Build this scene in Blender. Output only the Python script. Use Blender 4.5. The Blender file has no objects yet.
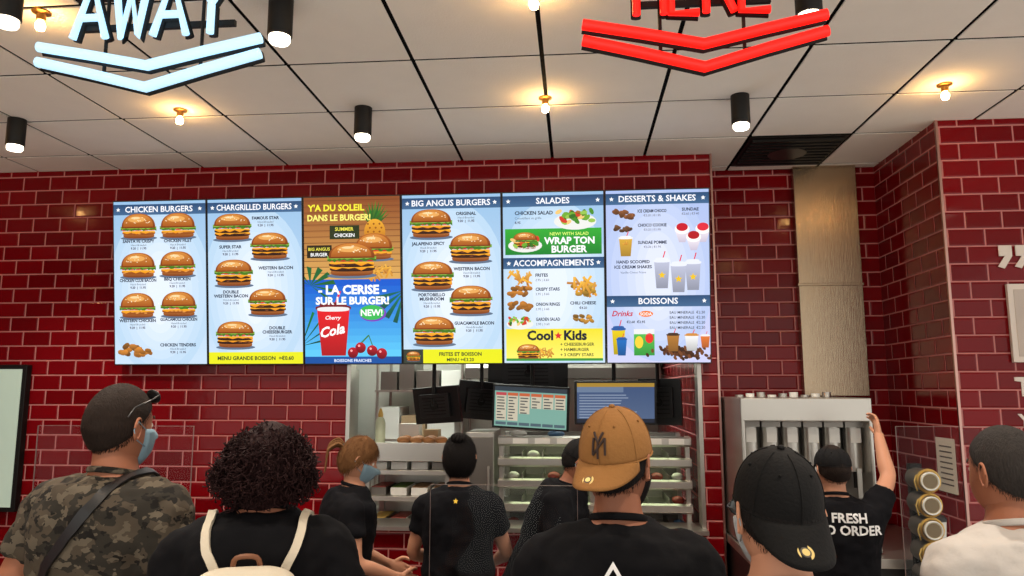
import bpy, bmesh, math, random
from mathutils import Vector, Matrix, noise
from mathutils.bvhtree import BVHTree
random.seed(7)
R=math.radians
scene=bpy.context.scene
try: scene.view_settings.view_transform='Standard'
except Exception: pass

def lin(c):
    c=c/255.0
    return c/12.92 if c<=.04045 else ((c+.055)/1.055)**2.4
def C(r,g,b): return (lin(r),lin(g),lin(b),1.0)
V=Vector
# ------------------------------------------------------------------ materials
MATS={}
def M(name,col=(128,128,128),rough=.5,metal=0.,bump=0.,bscale=60.,emit=0.,var=0.,stretch=(1,1,1),coat=0.,vscale=8.,spec=.5):
    if name in MATS: return MATS[name]
    m=bpy.data.materials.new(name); m.use_nodes=True
    nt=m.node_tree; N=nt.nodes; L=nt.links
    b=N['Principled BSDF']; c=C(*col)
    b.inputs['Base Color'].default_value=c
    b.inputs['Roughness'].default_value=rough
    b.inputs['Metallic'].default_value=metal
    b.inputs['Specular IOR Level'].default_value=spec
    if coat: b.inputs['Coat Weight'].default_value=coat; b.inputs['Coat Roughness'].default_value=.08
    if emit:
        b.inputs['Emission Color'].default_value=c; b.inputs['Emission Strength'].default_value=emit
    tc=N.new('ShaderNodeTexCoord'); mp=N.new('ShaderNodeMapping'); mp.inputs['Scale'].default_value=stretch
    L.new(tc.outputs['Object'],mp.inputs['Vector'])
    if bump:
        n=N.new('ShaderNodeTexNoise'); n.inputs['Scale'].default_value=bscale; n.inputs['Detail'].default_value=4
        L.new(mp.outputs[0],n.inputs['Vector'])
        bp=N.new('ShaderNodeBump'); bp.inputs['Strength'].default_value=bump; bp.inputs['Distance'].default_value=.01
        L.new(n.outputs['Fac'],bp.inputs['Height']); L.new(bp.outputs[0],b.inputs['Normal'])
    if var:
        n2=N.new('ShaderNodeTexNoise'); n2.inputs['Scale'].default_value=vscale; n2.inputs['Detail'].default_value=3
        L.new(mp.outputs[0],n2.inputs['Vector'])
        mx=N.new('ShaderNodeMixRGB'); mx.blend_type='MIX'
        mx.inputs[1].default_value=tuple(x*(1-var) for x in c[:3])+(1,)
        mx.inputs[2].default_value=tuple(min(1,x*(1+var)) for x in c[:3])+(1,)
        L.new(n2.outputs['Fac'],mx.inputs[0]); L.new(mx.outputs[0],b.inputs['Base Color'])
    MATS[name]=m; return m

def brick_mat():
    m=bpy.data.materials.new('red_glazed_brick_tile'); m.use_nodes=True
    nt=m.node_tree; N=nt.nodes; L=nt.links; b=N['Principled BSDF']
    g=N.new('ShaderNodeNewGeometry')
    sp=N.new('ShaderNodeSeparateXYZ'); L.new(g.outputs['Position'],sp.inputs[0])
    sn=N.new('ShaderNodeSeparateXYZ'); L.new(g.outputs['True Normal'],sn.inputs[0])
    ab=N.new('ShaderNodeMath'); ab.operation='ABSOLUTE'; L.new(sn.outputs['X'],ab.inputs[0])
    gt=N.new('ShaderNodeMath'); gt.operation='GREATER_THAN'; gt.inputs[1].default_value=.5; L.new(ab.outputs[0],gt.inputs[0])
    mx=N.new('ShaderNodeMix'); mx.data_type='FLOAT'
    L.new(gt.outputs[0],mx.inputs[0]); L.new(sp.outputs['X'],mx.inputs[2]); L.new(sp.outputs['Y'],mx.inputs[3])
    cb=N.new('ShaderNodeCombineXYZ'); L.new(mx.outputs[0],cb.inputs['X']); L.new(sp.outputs['Z'],cb.inputs['Y'])
    br=N.new('ShaderNodeTexBrick'); L.new(cb.outputs[0],br.inputs['Vector'])
    br.inputs['Scale'].default_value=1; br.inputs['Brick Width'].default_value=.2; br.inputs['Row Height'].default_value=.1
    br.inputs['Mortar Size'].default_value=.0046; br.inputs['Mortar Smooth'].default_value=.12; br.inputs['Bias'].default_value=0
    br.inputs['Color1'].default_value=C(124,7,16); br.inputs['Color2'].default_value=C(102,4,11); br.inputs['Mortar'].default_value=C(188,120,118)
    br.offset=.5; br.squash=1
    L.new(br.outputs['Color'],b.inputs['Base Color'])
    mr=N.new('ShaderNodeMapRange'); mr.inputs['To Min'].default_value=.12; mr.inputs['To Max'].default_value=.8
    L.new(br.outputs['Fac'],mr.inputs['Value']); L.new(mr.outputs[0],b.inputs['Roughness'])
    b2=N.new('ShaderNodeTexBrick'); L.new(cb.outputs[0],b2.inputs['Vector'])
    b2.inputs['Scale'].default_value=1; b2.inputs['Brick Width'].default_value=.2; b2.inputs['Row Height'].default_value=.1
    b2.inputs['Mortar Size'].default_value=.014; b2.inputs['Mortar Smooth'].default_value=1.; b2.offset=.5
    iv=N.new('ShaderNodeMath'); iv.operation='SUBTRACT'; iv.inputs[0].default_value=1; L.new(b2.outputs['Fac'],iv.inputs[1])
    nz=N.new('ShaderNodeTexNoise'); nz.inputs['Scale'].default_value=7; L.new(cb.outputs[0],nz.inputs['Vector'])
    ad=N.new('ShaderNodeMath'); ad.operation='MULTIPLY_ADD'; ad.inputs[1].default_value=.5
    L.new(nz.outputs['Fac'],ad.inputs[0]); L.new(iv.outputs[0],ad.inputs[2])
    bp=N.new('ShaderNodeBump'); bp.inputs['Strength'].default_value=.5; bp.inputs['Distance'].default_value=.006
    L.new(ad.outputs[0],bp.inputs['Height']); L.new(bp.outputs[0],b.inputs['Normal'])
    b.inputs['Specular IOR Level'].default_value=.22
    return m
BRICK=brick_mat()
def camo_mat():
    m=bpy.data.materials.new('camouflage_cotton'); m.use_nodes=True
    nt=m.node_tree; N=nt.nodes; L=nt.links; b=N['Principled BSDF']; b.inputs['Roughness'].default_value=.9
    b.inputs['Specular IOR Level'].default_value=.15
    tc=N.new('ShaderNodeTexCoord')
    def layer(scale,off):
        mp=N.new('ShaderNodeMapping'); mp.inputs['Location'].default_value=(off,off*.7,off*1.3); mp.inputs['Scale'].default_value=(1,1,1.5)
        L.new(tc.outputs['Object'],mp.inputs[0])
        n=N.new('ShaderNodeTexNoise'); n.inputs['Scale'].default_value=scale; n.inputs['Detail'].default_value=2.5; n.inputs['Roughness'].default_value=.6
        L.new(mp.outputs[0],n.inputs['Vector']); return n
    cols=[(72,64,54),(46,43,38),(92,84,72),(30,28,26)]
    prev=None
    for i,(c,t) in enumerate(zip(cols[1:],(.50,.57,.60))):
        n=layer(15+4*i,3.1*i+1)
        gt=N.new('ShaderNodeMath'); gt.operation='GREATER_THAN'; gt.inputs[1].default_value=t; L.new(n.outputs['Fac'],gt.inputs[0])
        mx=N.new('ShaderNodeMixRGB'); L.new(gt.outputs[0],mx.inputs[0]); mx.inputs[2].default_value=C(*c)
        if prev: L.new(prev.outputs[0],mx.inputs[1])
        else: mx.inputs[1].default_value=C(*cols[0])
        prev=mx
    L.new(prev.outputs[0],b.inputs['Base Color'])
    return m
CAMO=camo_mat()
def col_emit_mat(name,strength):
    m=bpy.data.materials.new(name); m.use_nodes=True
    nt=m.node_tree; N=nt.nodes; L=nt.links; b=N['Principled BSDF']
    a=N.new('ShaderNodeAttribute'); a.attribute_name='Col'
    b.inputs['Base Color'].default_value=(.01,.01,.01,1); b.inputs['Roughness'].default_value=.45; b.inputs['Specular IOR Level'].default_value=.2
    L.new(a.outputs['Color'],b.inputs['Emission Color']); b.inputs['Emission Strength'].default_value=strength
    return m
SCREEN=col_emit_mat('lit_display_image',1.12)
SCREEN_DIM=col_emit_mat('dim_display_image',.8)
def glass_mat():
    m=bpy.data.materials.new('clear_acrylic'); m.use_nodes=True
    nt=m.node_tree; N=nt.nodes; L=nt.links; out=N['Material Output']
    t=N.new('ShaderNodeBsdfTransparent'); t.inputs[0].default_value=(.97,.98,.98,1)
    g=N.new('ShaderNodeBsdfGlossy'); g.inputs['Roughness'].default_value=.02
    f=N.new('ShaderNodeFresnel'); f.inputs[0].default_value=1.15
    mx=N.new('ShaderNodeMixShader'); L.new(f.outputs[0],mx.inputs[0]); L.new(t.outputs[0],mx.inputs[1]); L.new(g.outputs[0],mx.inputs[2])
    L.new(mx.outputs[0],out.inputs[0]); return m
GLASS=glass_mat()
STEEL=M('brushed_stainless_steel',(190,187,180),.33,.9,bump=.06,bscale=30,stretch=(1,1,25))
STEELD=M('dark_stainless_steel',(130,126,120),.38,.9,bump=.08,bscale=30,stretch=(1,1,25))
DUCT=M('duct_stainless_steel',(172,154,130),.27,.97,bump=.14,bscale=12,stretch=(30,1,1),var=.12)
BLACKP=M('black_plastic',(20,20,22),.4,bump=.03,bscale=200)
BLACKM=M('black_painted_metal',(12,12,12),.5,bump=.02,bscale=200,spec=.3)
WHITEP=M('white_plastic',(225,225,220),.5,bump=.02,bscale=100)
# ------------------------------------------------------------------ mesh builder
def sm(x):
    x=max(0.,min(1.,x)); return x*x*(3-2*x)
def cr(pts,k):
    pts=[tuple(p) for p in pts]; out=[]
    n=len(pts)
    for i in range(n-1):
        p0=pts[max(0,i-1)];p1=pts[i];p2=pts[i+1];p3=pts[min(n-1,i+2)]
        for j in range(k):
            t=j/k;t2=t*t;t3=t2*t
            out.append(tuple(.5*((2*b)+(-a+c)*t+(2*a-5*b+4*c-d)*t2+(-a+3*b-3*c+d)*t3) for a,b,c,d in zip(p0,p1,p2,p3)))
    out.append(pts[-1]); return out
class MB:
    def __init__(s): s.v=[];s.f=[];s.m=[];s.mats=[];s.X=Matrix.Identity(4)
    def mi(s,m):
        if m not in s.mats: s.mats.append(m)
        return s.mats.index(m)
    def add(s,vs,fs,m):
        o=len(s.v); k=s.mi(m)
        s.v+= [s.X@V(v) for v in vs]
        for f in fs: s.f.append([o+i for i in f]); s.m.append(k)
    def box(s,x0,x1,y0,y1,z0,z1,m):
        s.add([(x0,y0,z0),(x1,y0,z0),(x1,y1,z0),(x0,y1,z0),(x0,y0,z1),(x1,y0,z1),(x1,y1,z1),(x0,y1,z1)],
              [(0,3,2,1),(4,5,6,7),(0,1,5,4),(1,2,6,5),(2,3,7,6),(3,0,4,7)],m)
    def tube(s,pts,rad,m,n=10,up=(0,1,0),e=2.,closed=False,caps=True):
        pts=[V(p[:3]) for p in pts]; k=len(pts)
        if not hasattr(rad,'__len__'): rad=[rad]*k
        vs=[];fs=[];nv=V(up)
        for i,p in enumerate(pts):
            if closed: t=pts[(i+1)%k]-pts[i-1]
            else: t=pts[min(k-1,i+1)]-pts[max(0,i-1)]
            if t.length<1e-9: t=V((0,0,1))
            t.normalize()
            q=nv-nv.dot(t)*t
            if q.length<.05:
                q=V((1,0,0))-t.x*t
                if q.length<.1: q=V((0,0,1))-t.z*t
            q.normalize(); nv=q; sd=t.cross(q)
            r=rad[i]; rx,ry=(r if hasattr(r,'__len__') else (r,r))
            for j in range(n):
                a=2*math.pi*j/n; ca,sa=math.cos(a),math.sin(a)
                ca=math.copysign(abs(ca)**(2/e),ca); sa=math.copysign(abs(sa)**(2/e),sa)
                vs.append(p+sd*(rx*ca)+q*(ry*sa))
        rr=k if closed else k-1
        for i in range(rr):
            for j in range(n):
                a=i*n+j;b=i*n+(j+1)%n;i2=(i+1)%k
                fs.append((a,b,i2*n+(j+1)%n,i2*n+j))
        if caps and not closed:
            fs.append(tuple(range(n-1,-1,-1))); fs.append(tuple((k-1)*n+j for j in range(n)))
        s.add(vs,fs,m)
    def cyl(s,p0,p1,r,m,n=20,r1=None):
        d=V(p1)-V(p0); up=(0,1,0) if abs(d.normalized().y)<.9 else (1,0,0)
        s.tube([p0,p1],[r,r if r1 is None else r1],m,n=n,up=up)
    def lathe(s,prof,c,m,n=24):
        vs=[];fs=[];k=len(prof)
        for r,z in prof:
            for j in range(n):
                a=2*math.pi*j/n; vs.append((c[0]+r*math.cos(a),c[1]+r*math.sin(a),c[2]+z))
        for i in range(k-1):
            for j in range(n): fs.append((i*n+j,i*n+(j+1)%n,(i+1)*n+(j+1)%n,(i+1)*n+j))
        s.add(vs,fs,m)
    def ell(s,c,r,m,seg=16,rings=10,rot=None):
        vs=[];fs=[]; c=V(c)
        for i in range(rings+1):
            th=math.pi*i/rings
            for j in range(seg):
                a=2*math.pi*j/seg
                p=V((r[0]*math.sin(th)*math.cos(a),r[1]*math.sin(th)*math.sin(a),r[2]*math.cos(th)))
                if rot: p=rot@p
                vs.append(c+p)
        for i in range(rings):
            for j in range(seg): fs.append((i*seg+j,(i+1)*seg+j,(i+1)*seg+(j+1)%seg,i*seg+(j+1)%seg))
        s.add(vs,fs,m)
    def obj(s,name,parent=None,smooth=True,bevel=0,angle=40,fix=True):
        me=bpy.data.meshes.new(name)
        me.from_pydata([tuple(v) for v in s.v],[],s.f)
        for m in s.mats: me.materials.append(m)
        me.polygons.foreach_set('material_index',s.m)
        if fix:
            bm=bmesh.new(); bm.from_mesh(me)
            bmesh.ops.remove_doubles(bm,verts=bm.verts,dist=1e-6)
            bmesh.ops.recalc_face_normals(bm,faces=bm.faces); bm.to_mesh(me); bm.free()
        if smooth:
            me.shade_smooth()
            try: me.set_sharp_from_angle(angle=R(angle))
            except Exception: pass
        o=bpy.data.objects.new(name,me); scene.collection.objects.link(o)
        if parent: o.parent=parent
        if bevel:
            b=o.modifiers.new('bevel','BEVEL'); b.width=bevel; b.segments=2; b.limit_method='ANGLE'
        return o
def root(name,loc=(0,0,0),rot=(0,0,0),sc=1):
    e=bpy.data.objects.new(name,None); scene.collection.objects.link(e)
    e.location=loc; e.rotation_euler=rot; e.scale=(sc,sc,sc); e.empty_display_size=.1
    return e
# ------------------------------------------------------------------ text
TC={}
def text_geo(s,off=0.0,shear=0):
    k=(s,off,shear)
    if k in TC: return TC[k]
    cu=bpy.data.curves.new('t','FONT'); cu.body=s; cu.size=1; cu.resolution_u=2; cu.offset=off; cu.shear=shear
    o=bpy.data.objects.new('t',cu); scene.collection.objects.link(o)
    bpy.context.view_layer.update()
    dg=bpy.context.evaluated_depsgraph_get()
    me=o.evaluated_get(dg).to_mesh()
    vs=[(v.co.x,v.co.y) for v in me.vertices]; fs=[tuple(p.vertices) for p in me.polygons]
    o.evaluated_get(dg).to_mesh_clear()
    bpy.data.objects.remove(o); bpy.data.curves.remove(cu)
    if vs:
        x0=min(v[0] for v in vs);x1=max(v[0] for v in vs)
        vs=[(v[0]-x0,v[1]) for v in vs]; w=x1-x0
    else: w=0
    TC[k]=(vs,fs,w); return TC[k]
def clip_poly(pts,W,H):
    for ax,lim,sg in ((0,0,1),(0,W,-1),(1,0,1),(1,H,-1)):
        out=[]
        for i in range(len(pts)):
            a=pts[i-1];b=pts[i]; ia=(a[ax]-lim)*sg>=0; ib=(b[ax]-lim)*sg>=0
            if ia!=ib:
                t=(lim-a[ax])/(b[ax]-a[ax]); out.append((a[0]+(b[0]-a[0])*t,a[1]+(b[1]-a[1])*t))
            if ib: out.append(b)
        pts=out
        if len(pts)<3: return []
    return pts
class Canvas:
    def __init__(s,w,h,W=100.,H=170.,step=.0005): s.w,s.h,s.W,s.H,s.st=w,h,W,H,step; s.v=[];s.f=[];s.c=[]
    def P(s,x,y,l): return (x/s.W*s.w,-l*s.st,(s.H-y)/s.H*s.h)
    def poly(s,pts,col,l,col2=None):
        ys=[p[1] for p in pts]; y0,y1=min(ys),max(ys)
        pts=clip_poly(pts,s.W,s.H)
        if len(pts)<3: return
        o=len(s.v); cs=[]
        for p in pts:
            s.v.append(s.P(p[0],p[1],l))
            if col2:
                t=(p[1]-y0)/max(1e-6,y1-y0); cs.append(C(*[a+(b-a)*t for a,b in zip(col,col2)]))
            else: cs.append(C(*col))
        s.f.append(list(range(o,o+len(pts)))); s.c.append(cs)
    def rect(s,x0,y0,x1,y1,col,l=1,col2=None): s.poly([(x0,y0),(x1,y0),(x1,y1),(x0,y1)],col,l,col2)
    def sup(s,cx,cy,rx,ry,col,l=2,e=2.,col2=None,n=22,rot=0,a0=0,a1=360):
        pts=[]
        for i in range(n):
            a=R(a0+(a1-a0)*i/(n if a1-a0>=360 else n-1)); ca,sa=math.cos(a),math.sin(a)
            x=rx*math.copysign(abs(ca)**(2/e),ca); y=ry*math.copysign(abs(sa)**(2/e),sa)
            c,q=math.cos(R(rot)),math.sin(R(rot))
            pts.append((cx+x*c-y*q,cy+x*q+y*c))
        s.poly(pts,col,l,col2)
    def text(s,t,x,y,size,col,l=11,align='c',bold=.02,shear=0,maxw=None,rot=0):
        vs,fs,w=text_geo(t,bold,shear)
        sx=size
        if maxw and w*size>maxw: sx=maxw/w
        ox=x-(w*sx/2 if align=='c' else (w*sx if align=='r' else 0)); o=len(s.v); cc=C(*col)
        c,q=math.cos(R(rot)),math.sin(R(rot))
        for v in vs:
            px,py=ox+v[0]*sx-x,-v[1]*size
            s.v.append(s.P(x+px*c-py*q,y+px*q+py*c,l))
        for f in fs: s.f.append([o+i for i in f]); s.c.append([cc]*len(f))
    def obj(s,name,parent,mat):
        me=bpy.data.meshes.new(name); me.from_pydata(s.v,[],s.f); me.materials.append(mat)
        at=me.color_attributes.new(name='Col',type='FLOAT_COLOR',domain='CORNER')
        d=[]
        for cs in s.c:
            for c in cs: d+=list(c)
        at.data.foreach_set('color',d)
        o=bpy.data.objects.new(name,me); scene.collection.objects.link(o); o.parent=parent; return o
def burger(c,cx,cy,w,k=0):
    rnd=random.Random(int(cx*13+cy*7+k)); h=w*.70; y1=cy+h/2
    c.sup(cx,y1-.3,w*.54,h*.09,(96,114,138),2)
    c.sup(cx,y1-h*.12,w*.46,h*.12,(198,120,56),3,3.2,(118,56,18))
    y=y1-h*.22
    for lay in range(2 if k in (1,2) else 1):
        c.sup(cx+rnd.uniform(-.5,.5),y,w*.49,h*.085,(92,46,24) if k<3 else (204,122,48),4+lay*2,3.2,(34,14,8) if k<3 else (134,66,18),n=26)
        for q in range(6): c.sup(cx+rnd.uniform(-.42,.42)*w,y+rnd.uniform(-.04,.04)*h,w*.05,h*.025,rnd.choice([(120,64,34),(50,22,12)]) if k<3 else (226,150,70),4.5+lay*2,n=7)
        pts=[]; n=7
        for i in range(n+1): pts.append((cx-w*.48+w*.96*i/n,y-h*.075))
        for i in range(n,-1,-1): pts.append((cx-w*.48+w*.96*i/n,y-h*(.03-(.10 if i%2 else 0)*rnd.random())))
        c.poly(pts,(255,184,44),5+lay*2,(232,132,20)); y-=h*.13
    for i in range(5):
        c.sup(cx+(i-2)*w*.19+rnd.uniform(-.6,.6),y-h*.01,w*.11,h*.05,rnd.choice([(196,36,26),(214,58,36),(140,40,76) if k==2 else (200,44,30)]),8,3,n=12)
    for q,(ca,cb) in enumerate((((44,92,22),(80,132,34)),((98,156,42),(146,190,76)))):
        pts=[]; n=20; yy=y-h*(.03+.03*q)
        for i in range(n+1): pts.append((cx-w*.53+w*1.06*i/n,yy-h*.06+rnd.uniform(-.3,.3)))
        for i in range(n,-1,-1): pts.append((cx-w*.53+w*1.06*i/n,yy+h*(.08-.05*q)*rnd.uniform(.1,1.3)))
        c.poly(pts,ca,8.5+q*.4,cb)
    top=y-h*.06; hh=max(h*.30,top-(y1-h))
    c.sup(cx,top,w*.50,hh,(184,104,40),9.3,2.35,(120,54,14),a0=180,a1=360,n=22)
    c.sup(cx-w*.01,top-hh*.1,w*.44,hh*.84,(214,138,60),9.7,2.3,(166,88,28),a0=180,a1=360,n=20)
    c.sup(cx-w*.05,top-hh*.60,w*.26,hh*.20,(232,168,90),10.1); c.sup(cx-w*.08,top-hh*.70,w*.13,hh*.08,(250,214,156),10.4)
    for i in range(14):
        a=rnd.uniform(-1,1); c.sup(cx+a*w*.36,top-hh*(.35+.5*rnd.random()*(1-abs(a)*.6)),w*.018,w*.012,(250,232,192),10.7,n=6)
def fries(c,cx,cy,w):
    rnd=random.Random(int(cx*3+cy))
    for i in range(18):
        a=rnd.uniform(-50,50); x=cx+rnd.uniform(-.35,.35)*w; y=cy+rnd.uniform(-.15,.15)*w; l=w*.38; q=R(a+ (90 if i%3 else 20))
        dx,dy=math.cos(q)*l/2,math.sin(q)*l/2; nx,ny=-math.sin(q)*w*.035,math.cos(q)*w*.035
        k=rnd.randint(0,50)
        c.poly([(x-dx-nx,y-dy-ny),(x+dx-nx,y+dy-ny),(x+dx+nx,y+dy+ny),(x-dx+nx,y-dy+ny)],(252-k,196-k,74),3+i*.35,(222-k,150-k,40))
def nuggets(c,cx,cy,w,col=(205,130,50)):
    rnd=random.Random(int(cx*5+cy))
    for i in range(11):
        k=rnd.uniform(.7,1.15); cc=tuple(min(255,int(x*k)) for x in col)
        c.sup(cx+rnd.uniform(-.38,.38)*w,cy+rnd.uniform(-.16,.16)*w,w*.14,w*.085,cc,3+i*.5,2.4,tuple(int(x*.65) for x in cc),rot=rnd.uniform(-50,50),n=10)
def salad(c,cx,cy,w):
    rnd=random.Random(int(cx*5+cy))
    c.sup(cx,cy+w*.08,w*.5,w*.2,(235,235,230),3); 
    for i in range(26):
        col=rnd.choice([(70,140,40),(110,170,50),(150,195,80),(50,110,30),(210,60,40),(240,200,120)])
        c.sup(cx+rnd.uniform(-.4,.4)*w,cy+rnd.uniform(-.16,.1)*w,w*.09,w*.05,col,4+i*.25,rot=rnd.uniform(-80,80),n=8)
def cup(c,cx,cy,w,h,col,lid=(240,240,240),l=5,txt=None):
    c.poly([(cx-w*.5,cy-h*.38),(cx+w*.5,cy-h*.38),(cx+w*.37,cy+h*.5),(cx-w*.37,cy+h*.5)],col,l,tuple(int(x*.75) for x in col))
    c.sup(cx,cy-h*.4,w*.55,h*.055,lid,l+1,3); c.sup(cx,cy-h*.46,w*.42,h*.05,lid,l+1.5,3)
    c.poly([(cx+w*.05,cy-h*.5),(cx+w*.12,cy-h*.5),(cx+w*.25,cy-h*.72),(cx+w*.18,cy-h*.72)],(230,40,60),l+1)
def star(c,cx,cy,r,col,l=9):
    pts=[]
    for i in range(10):
        a=R(-90+36*i); q=r if i%2==0 else r*.45; pts.append((cx+q*math.cos(a),cy+q*math.sin(a)))
    c.poly(pts,col,l)
SW,SH=.653,1.098
BLUEBG=((150,190,226),(200,222,242)); INK=(20,34,62); HDR=(36,72,114)
x0s=[115,212,310,407,507,607]; y0s=[201,198,196,194,191,188]; hs=[166,168,170,171,173,175]
canv=[]
for i in range(6):
    c=Canvas(SW-.016,SH-.016); x0,y0,hh=x0s[i],y0s[i],hs[i]
    c.u=(lambda px,x0=x0:(px-x0)/98.*100); c.w_=(lambda py,y0=y0,hh=hh:(py-y0)/hh*170)
    canv.append(c)
def bg(c):
    c.rect(0,0,100,170,BLUEBG[0],0,BLUEBG[1])
    for i in range(7): c.sup(50,95,56-i*7,88-i*9,(186+i*7,214+i*4,238+i*2),.05+i*.05,n=40)
def header(c,t,y0=3,y1=14):
    c.rect(0,y0,100,y1,HDR,1,(64,102,142)); c.text(t,50,y1-2.8,8.4,(250,250,255),maxw=80)
    for x in (5.5,94.5): star(c,x,(y0+y1)/2,2.4,(255,255,255))
def caption(c,px,py,lines,price=True,align='c',mw=40):
    x=c.u(px); y=c.w_(py)
    for i,l in enumerate(lines): c.text(l,x,y+i*4.2,4.4,INK,bold=.035,align=align,maxw=mw)
    y+=len(lines)*4.2
    c.text('Hand-Breaded',x,y-.6,2.9,(80,95,120),bold=0,align=align)
    if price: c.text('9.20  |  11.95',x,y+2.9,3.2,(60,50,80),bold=.03,align=align)
c=canv[0]; bg(c); header(c,'CHICKEN BURGERS')
for (px,py,t) in [(142,227,'SANTA FE CRISPY'),(184,227,'CHICKEN FILET'),(141,267,'CHICKEN CLUB BACON'),(183,266,'BBQ CHICKEN'),(140,308,'WESTERN CHICKEN'),(184,307,'GUACAMOLE CHICKEN')]:
    burger(c,c.u(px),c.w_(py)-1,37,3); caption(c,px,py+16,[t])
nuggets(c,c.u(134),c.w_(353),32); nuggets(c,c.u(145),c.w_(355),26); caption(c,183,349,['CHICKEN TENDERS'])
c=canv[1]; bg(c); header(c,'CHARGRILLED BURGERS')
for (px,py,k) in [(238,226,1),(277,246,2),(239,273,1),(274,303,2),(240,336,1)]: burger(c,c.u(px),c.w_(py),39,k)
for (px,py,t) in [(273,219,['FAMOUS STAR']),(236,248,['SUPER STAR']),(283,270,['WESTERN BACON']),(236,294,['DOUBLE','WESTERN BACON']),(284,331,['DOUBLE','CHEESEBURGER'])]: caption(c,px,py,t)
c.rect(0,158,100,170,(232,232,30),1); c.text('MENU GRANDE BOISSON  +€0.60',50,166,5.4,(40,60,40),maxw=86,bold=.03)
c=canv[2]
for i in range(14): c.rect(0,i*6,100,i*6+6.2,(140+i*6,76+i*7,38+i*4),.01*i)
for i in range(13):
    y=3+i*6.2; c.rect(0,y,100,y+.5,(104,56,28),.3)
for i in range(12): c.rect(0,84+i*7.2,100,91.4+i*7.2,(14+i*8,90+i*11,204+i*4),.01*i)
c.text("Y'A DU SOLEIL",34,14,9,(245,235,60),maxw=60,bold=.035); c.text('DANS LE BURGER!',37,24,8.6,(250,240,120),maxw=66,bold=.035)
for i in range(11):
    a=R(-90+(i-5)*13); c.poly([(70,30),(74+17*math.cos(a+.07),27+23*math.sin(a)),(76,30)],(40+(i%3)*22,110+(i%2)*30,40),2+i*.1,(30,80,30))
c.sup(74,36,11,13,(238,172,50),3.2,col2=(180,104,24))
for i in range(5):
    for j in range(3): c.sup(67+j*6+(i%2)*2,28+i*4,1.1,1.1,(150,84,20),3.5,n=6)
for i in range(8):
    a=R(-90+i*26-60); c.poly([(6,90),(6+26*math.cos(a),92+22*math.sin(a)),(6+27*math.cos(a+.2),92+20*math.sin(a+.2))],(30,100,50),1+i*.1)
c.rect(27,29,58,43,(40,52,24),3); c.text('SUMMER',42.5,34.5,5,(240,230,80)); c.text('CHICKEN',42.5,40.8,5,(255,255,255))
c.rect(3,49,29,62,(44,36,20),3); c.text('BIG ANGUS',16,54.5,4.4,(240,230,80)); c.text('BURGER',16,60.2,4.8,(255,255,255))
fries(c,84,76,24); fries(c,70,80,22)
burger(c,73,51,38,3)
cc0=len(c.v); burger(c,50,64,48,2)
for i in range(cc0,len(c.v)): v=c.v[i]; c.v[i]=(v[0],v[1]-.0045,v[2])
for i in range(9):
    a=R(10+i*20); c.poly([(-4,152),(30*math.cos(a),152-36*math.sin(a)),(34*math.cos(a+.12),152-36*math.sin(a+.12))],(16,90+i*12,60),2+i*.1,(10,60,40))
    c.poly([(104,96),(102-30*math.cos(a),96+34*math.sin(a)),(102-27*math.cos(a+.14),96+34*math.sin(a+.14))],(24,110+i*8,90),2+i*.1,(10,80,70))
c.text('- LA CERISE -',50,99,12.5,(255,255,255),maxw=76,bold=.04); c.text('SUR LE BURGER!',50,109.5,10.5,(255,255,255),maxw=80,bold=.04)
cup(c,30,135,34,54,(230,26,36),(120,20,30),5); c.sup(30,114.5,17,2.4,(236,232,232),7,3); c.text('Cherry',30,125,5.5,(255,255,255),shear=.3); c.text('Cola',30,141,14,(255,255,255),shear=.35,rot=-12,bold=.03)
c.sup(71,119,14,8.5,(120,60,190),4); c.sup(70,118.2,13,7.6,(56,186,84),4.4); c.text('NEW!',70,121.4,9,(255,255,255),bold=.03)
for x,y in ((58,154),(70,157),(50,159),(80,160)): c.sup(x,y,5.5,5.5,(200,18,40),6,col2=(100,0,20)); c.sup(x-1.5,y-2,1.2,1.2,(255,170,170),7)
c.poly([(58,149),(66,141),(67,142),(59,150)],(60,120,40),6); c.poly([(70,152),(66,141),(67,141),(71,152)],(60,120,40),6)
c.rect(0,163,100,170,(14,80,160),2); c.text('BOISSONS FRAICHES',50,168.4,4.2,(230,240,255))
c=canv[3]; bg(c); header(c,'BIG ANGUS BURGERS')
for (px,py,k) in [(436,223,2),(475,248,2),(437,276,1),(475,301,2),(438,332,2)]: burger(c,c.u(px),c.w_(py),41,k)
for (px,py,t) in [(471,215,['ORIGINAL']),(433,245,['JALAPENO SPICY']),(476,271,['WESTERN BACON']),(436,297,['PORTOBELLO','MUSHROOM']),(478,326,['GUACAMOLE BACON'])]: caption(c,px,py,t)
c.rect(0,156,100,170,(232,232,30),1); c.rect(0,156,20,170,(50,60,50),2); burger(c,10,163,14,1); c.text('FRITES ET BOISSON',58,162.5,5,(40,60,40),bold=.03); c.text('MENU +€3.20',58,168,4.6,(40,60,40))
c=canv[4]; bg(c); header(c,'SALADES')
c.text('CHICKEN SALAD',12,22,5,INK,align='l',bold=.03); c.text('Croustillant ou grille',12,26.5,3.2,(80,95,120),align='l',bold=0); c.text('8.95',12,31,3.4,(60,50,80),align='l')
salad(c,72,26,42); nuggets(c,74,23,20)
c.rect(2,36,98,62,(50,170,52),2,(24,126,44)); salad(c,22,50,34); burger(c,22,48,24,2)
c.text('NEW! WITH SALAD',66,43,4.4,(220,250,120)); c.text('WRAP TON',66,51.5,9.4,(255,255,255),bold=.035); c.text('BURGER',66,60,9.4,(255,255,255),bold=.035)
header(c,'ACCOMPAGNEMENTS',65,76)
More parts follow.
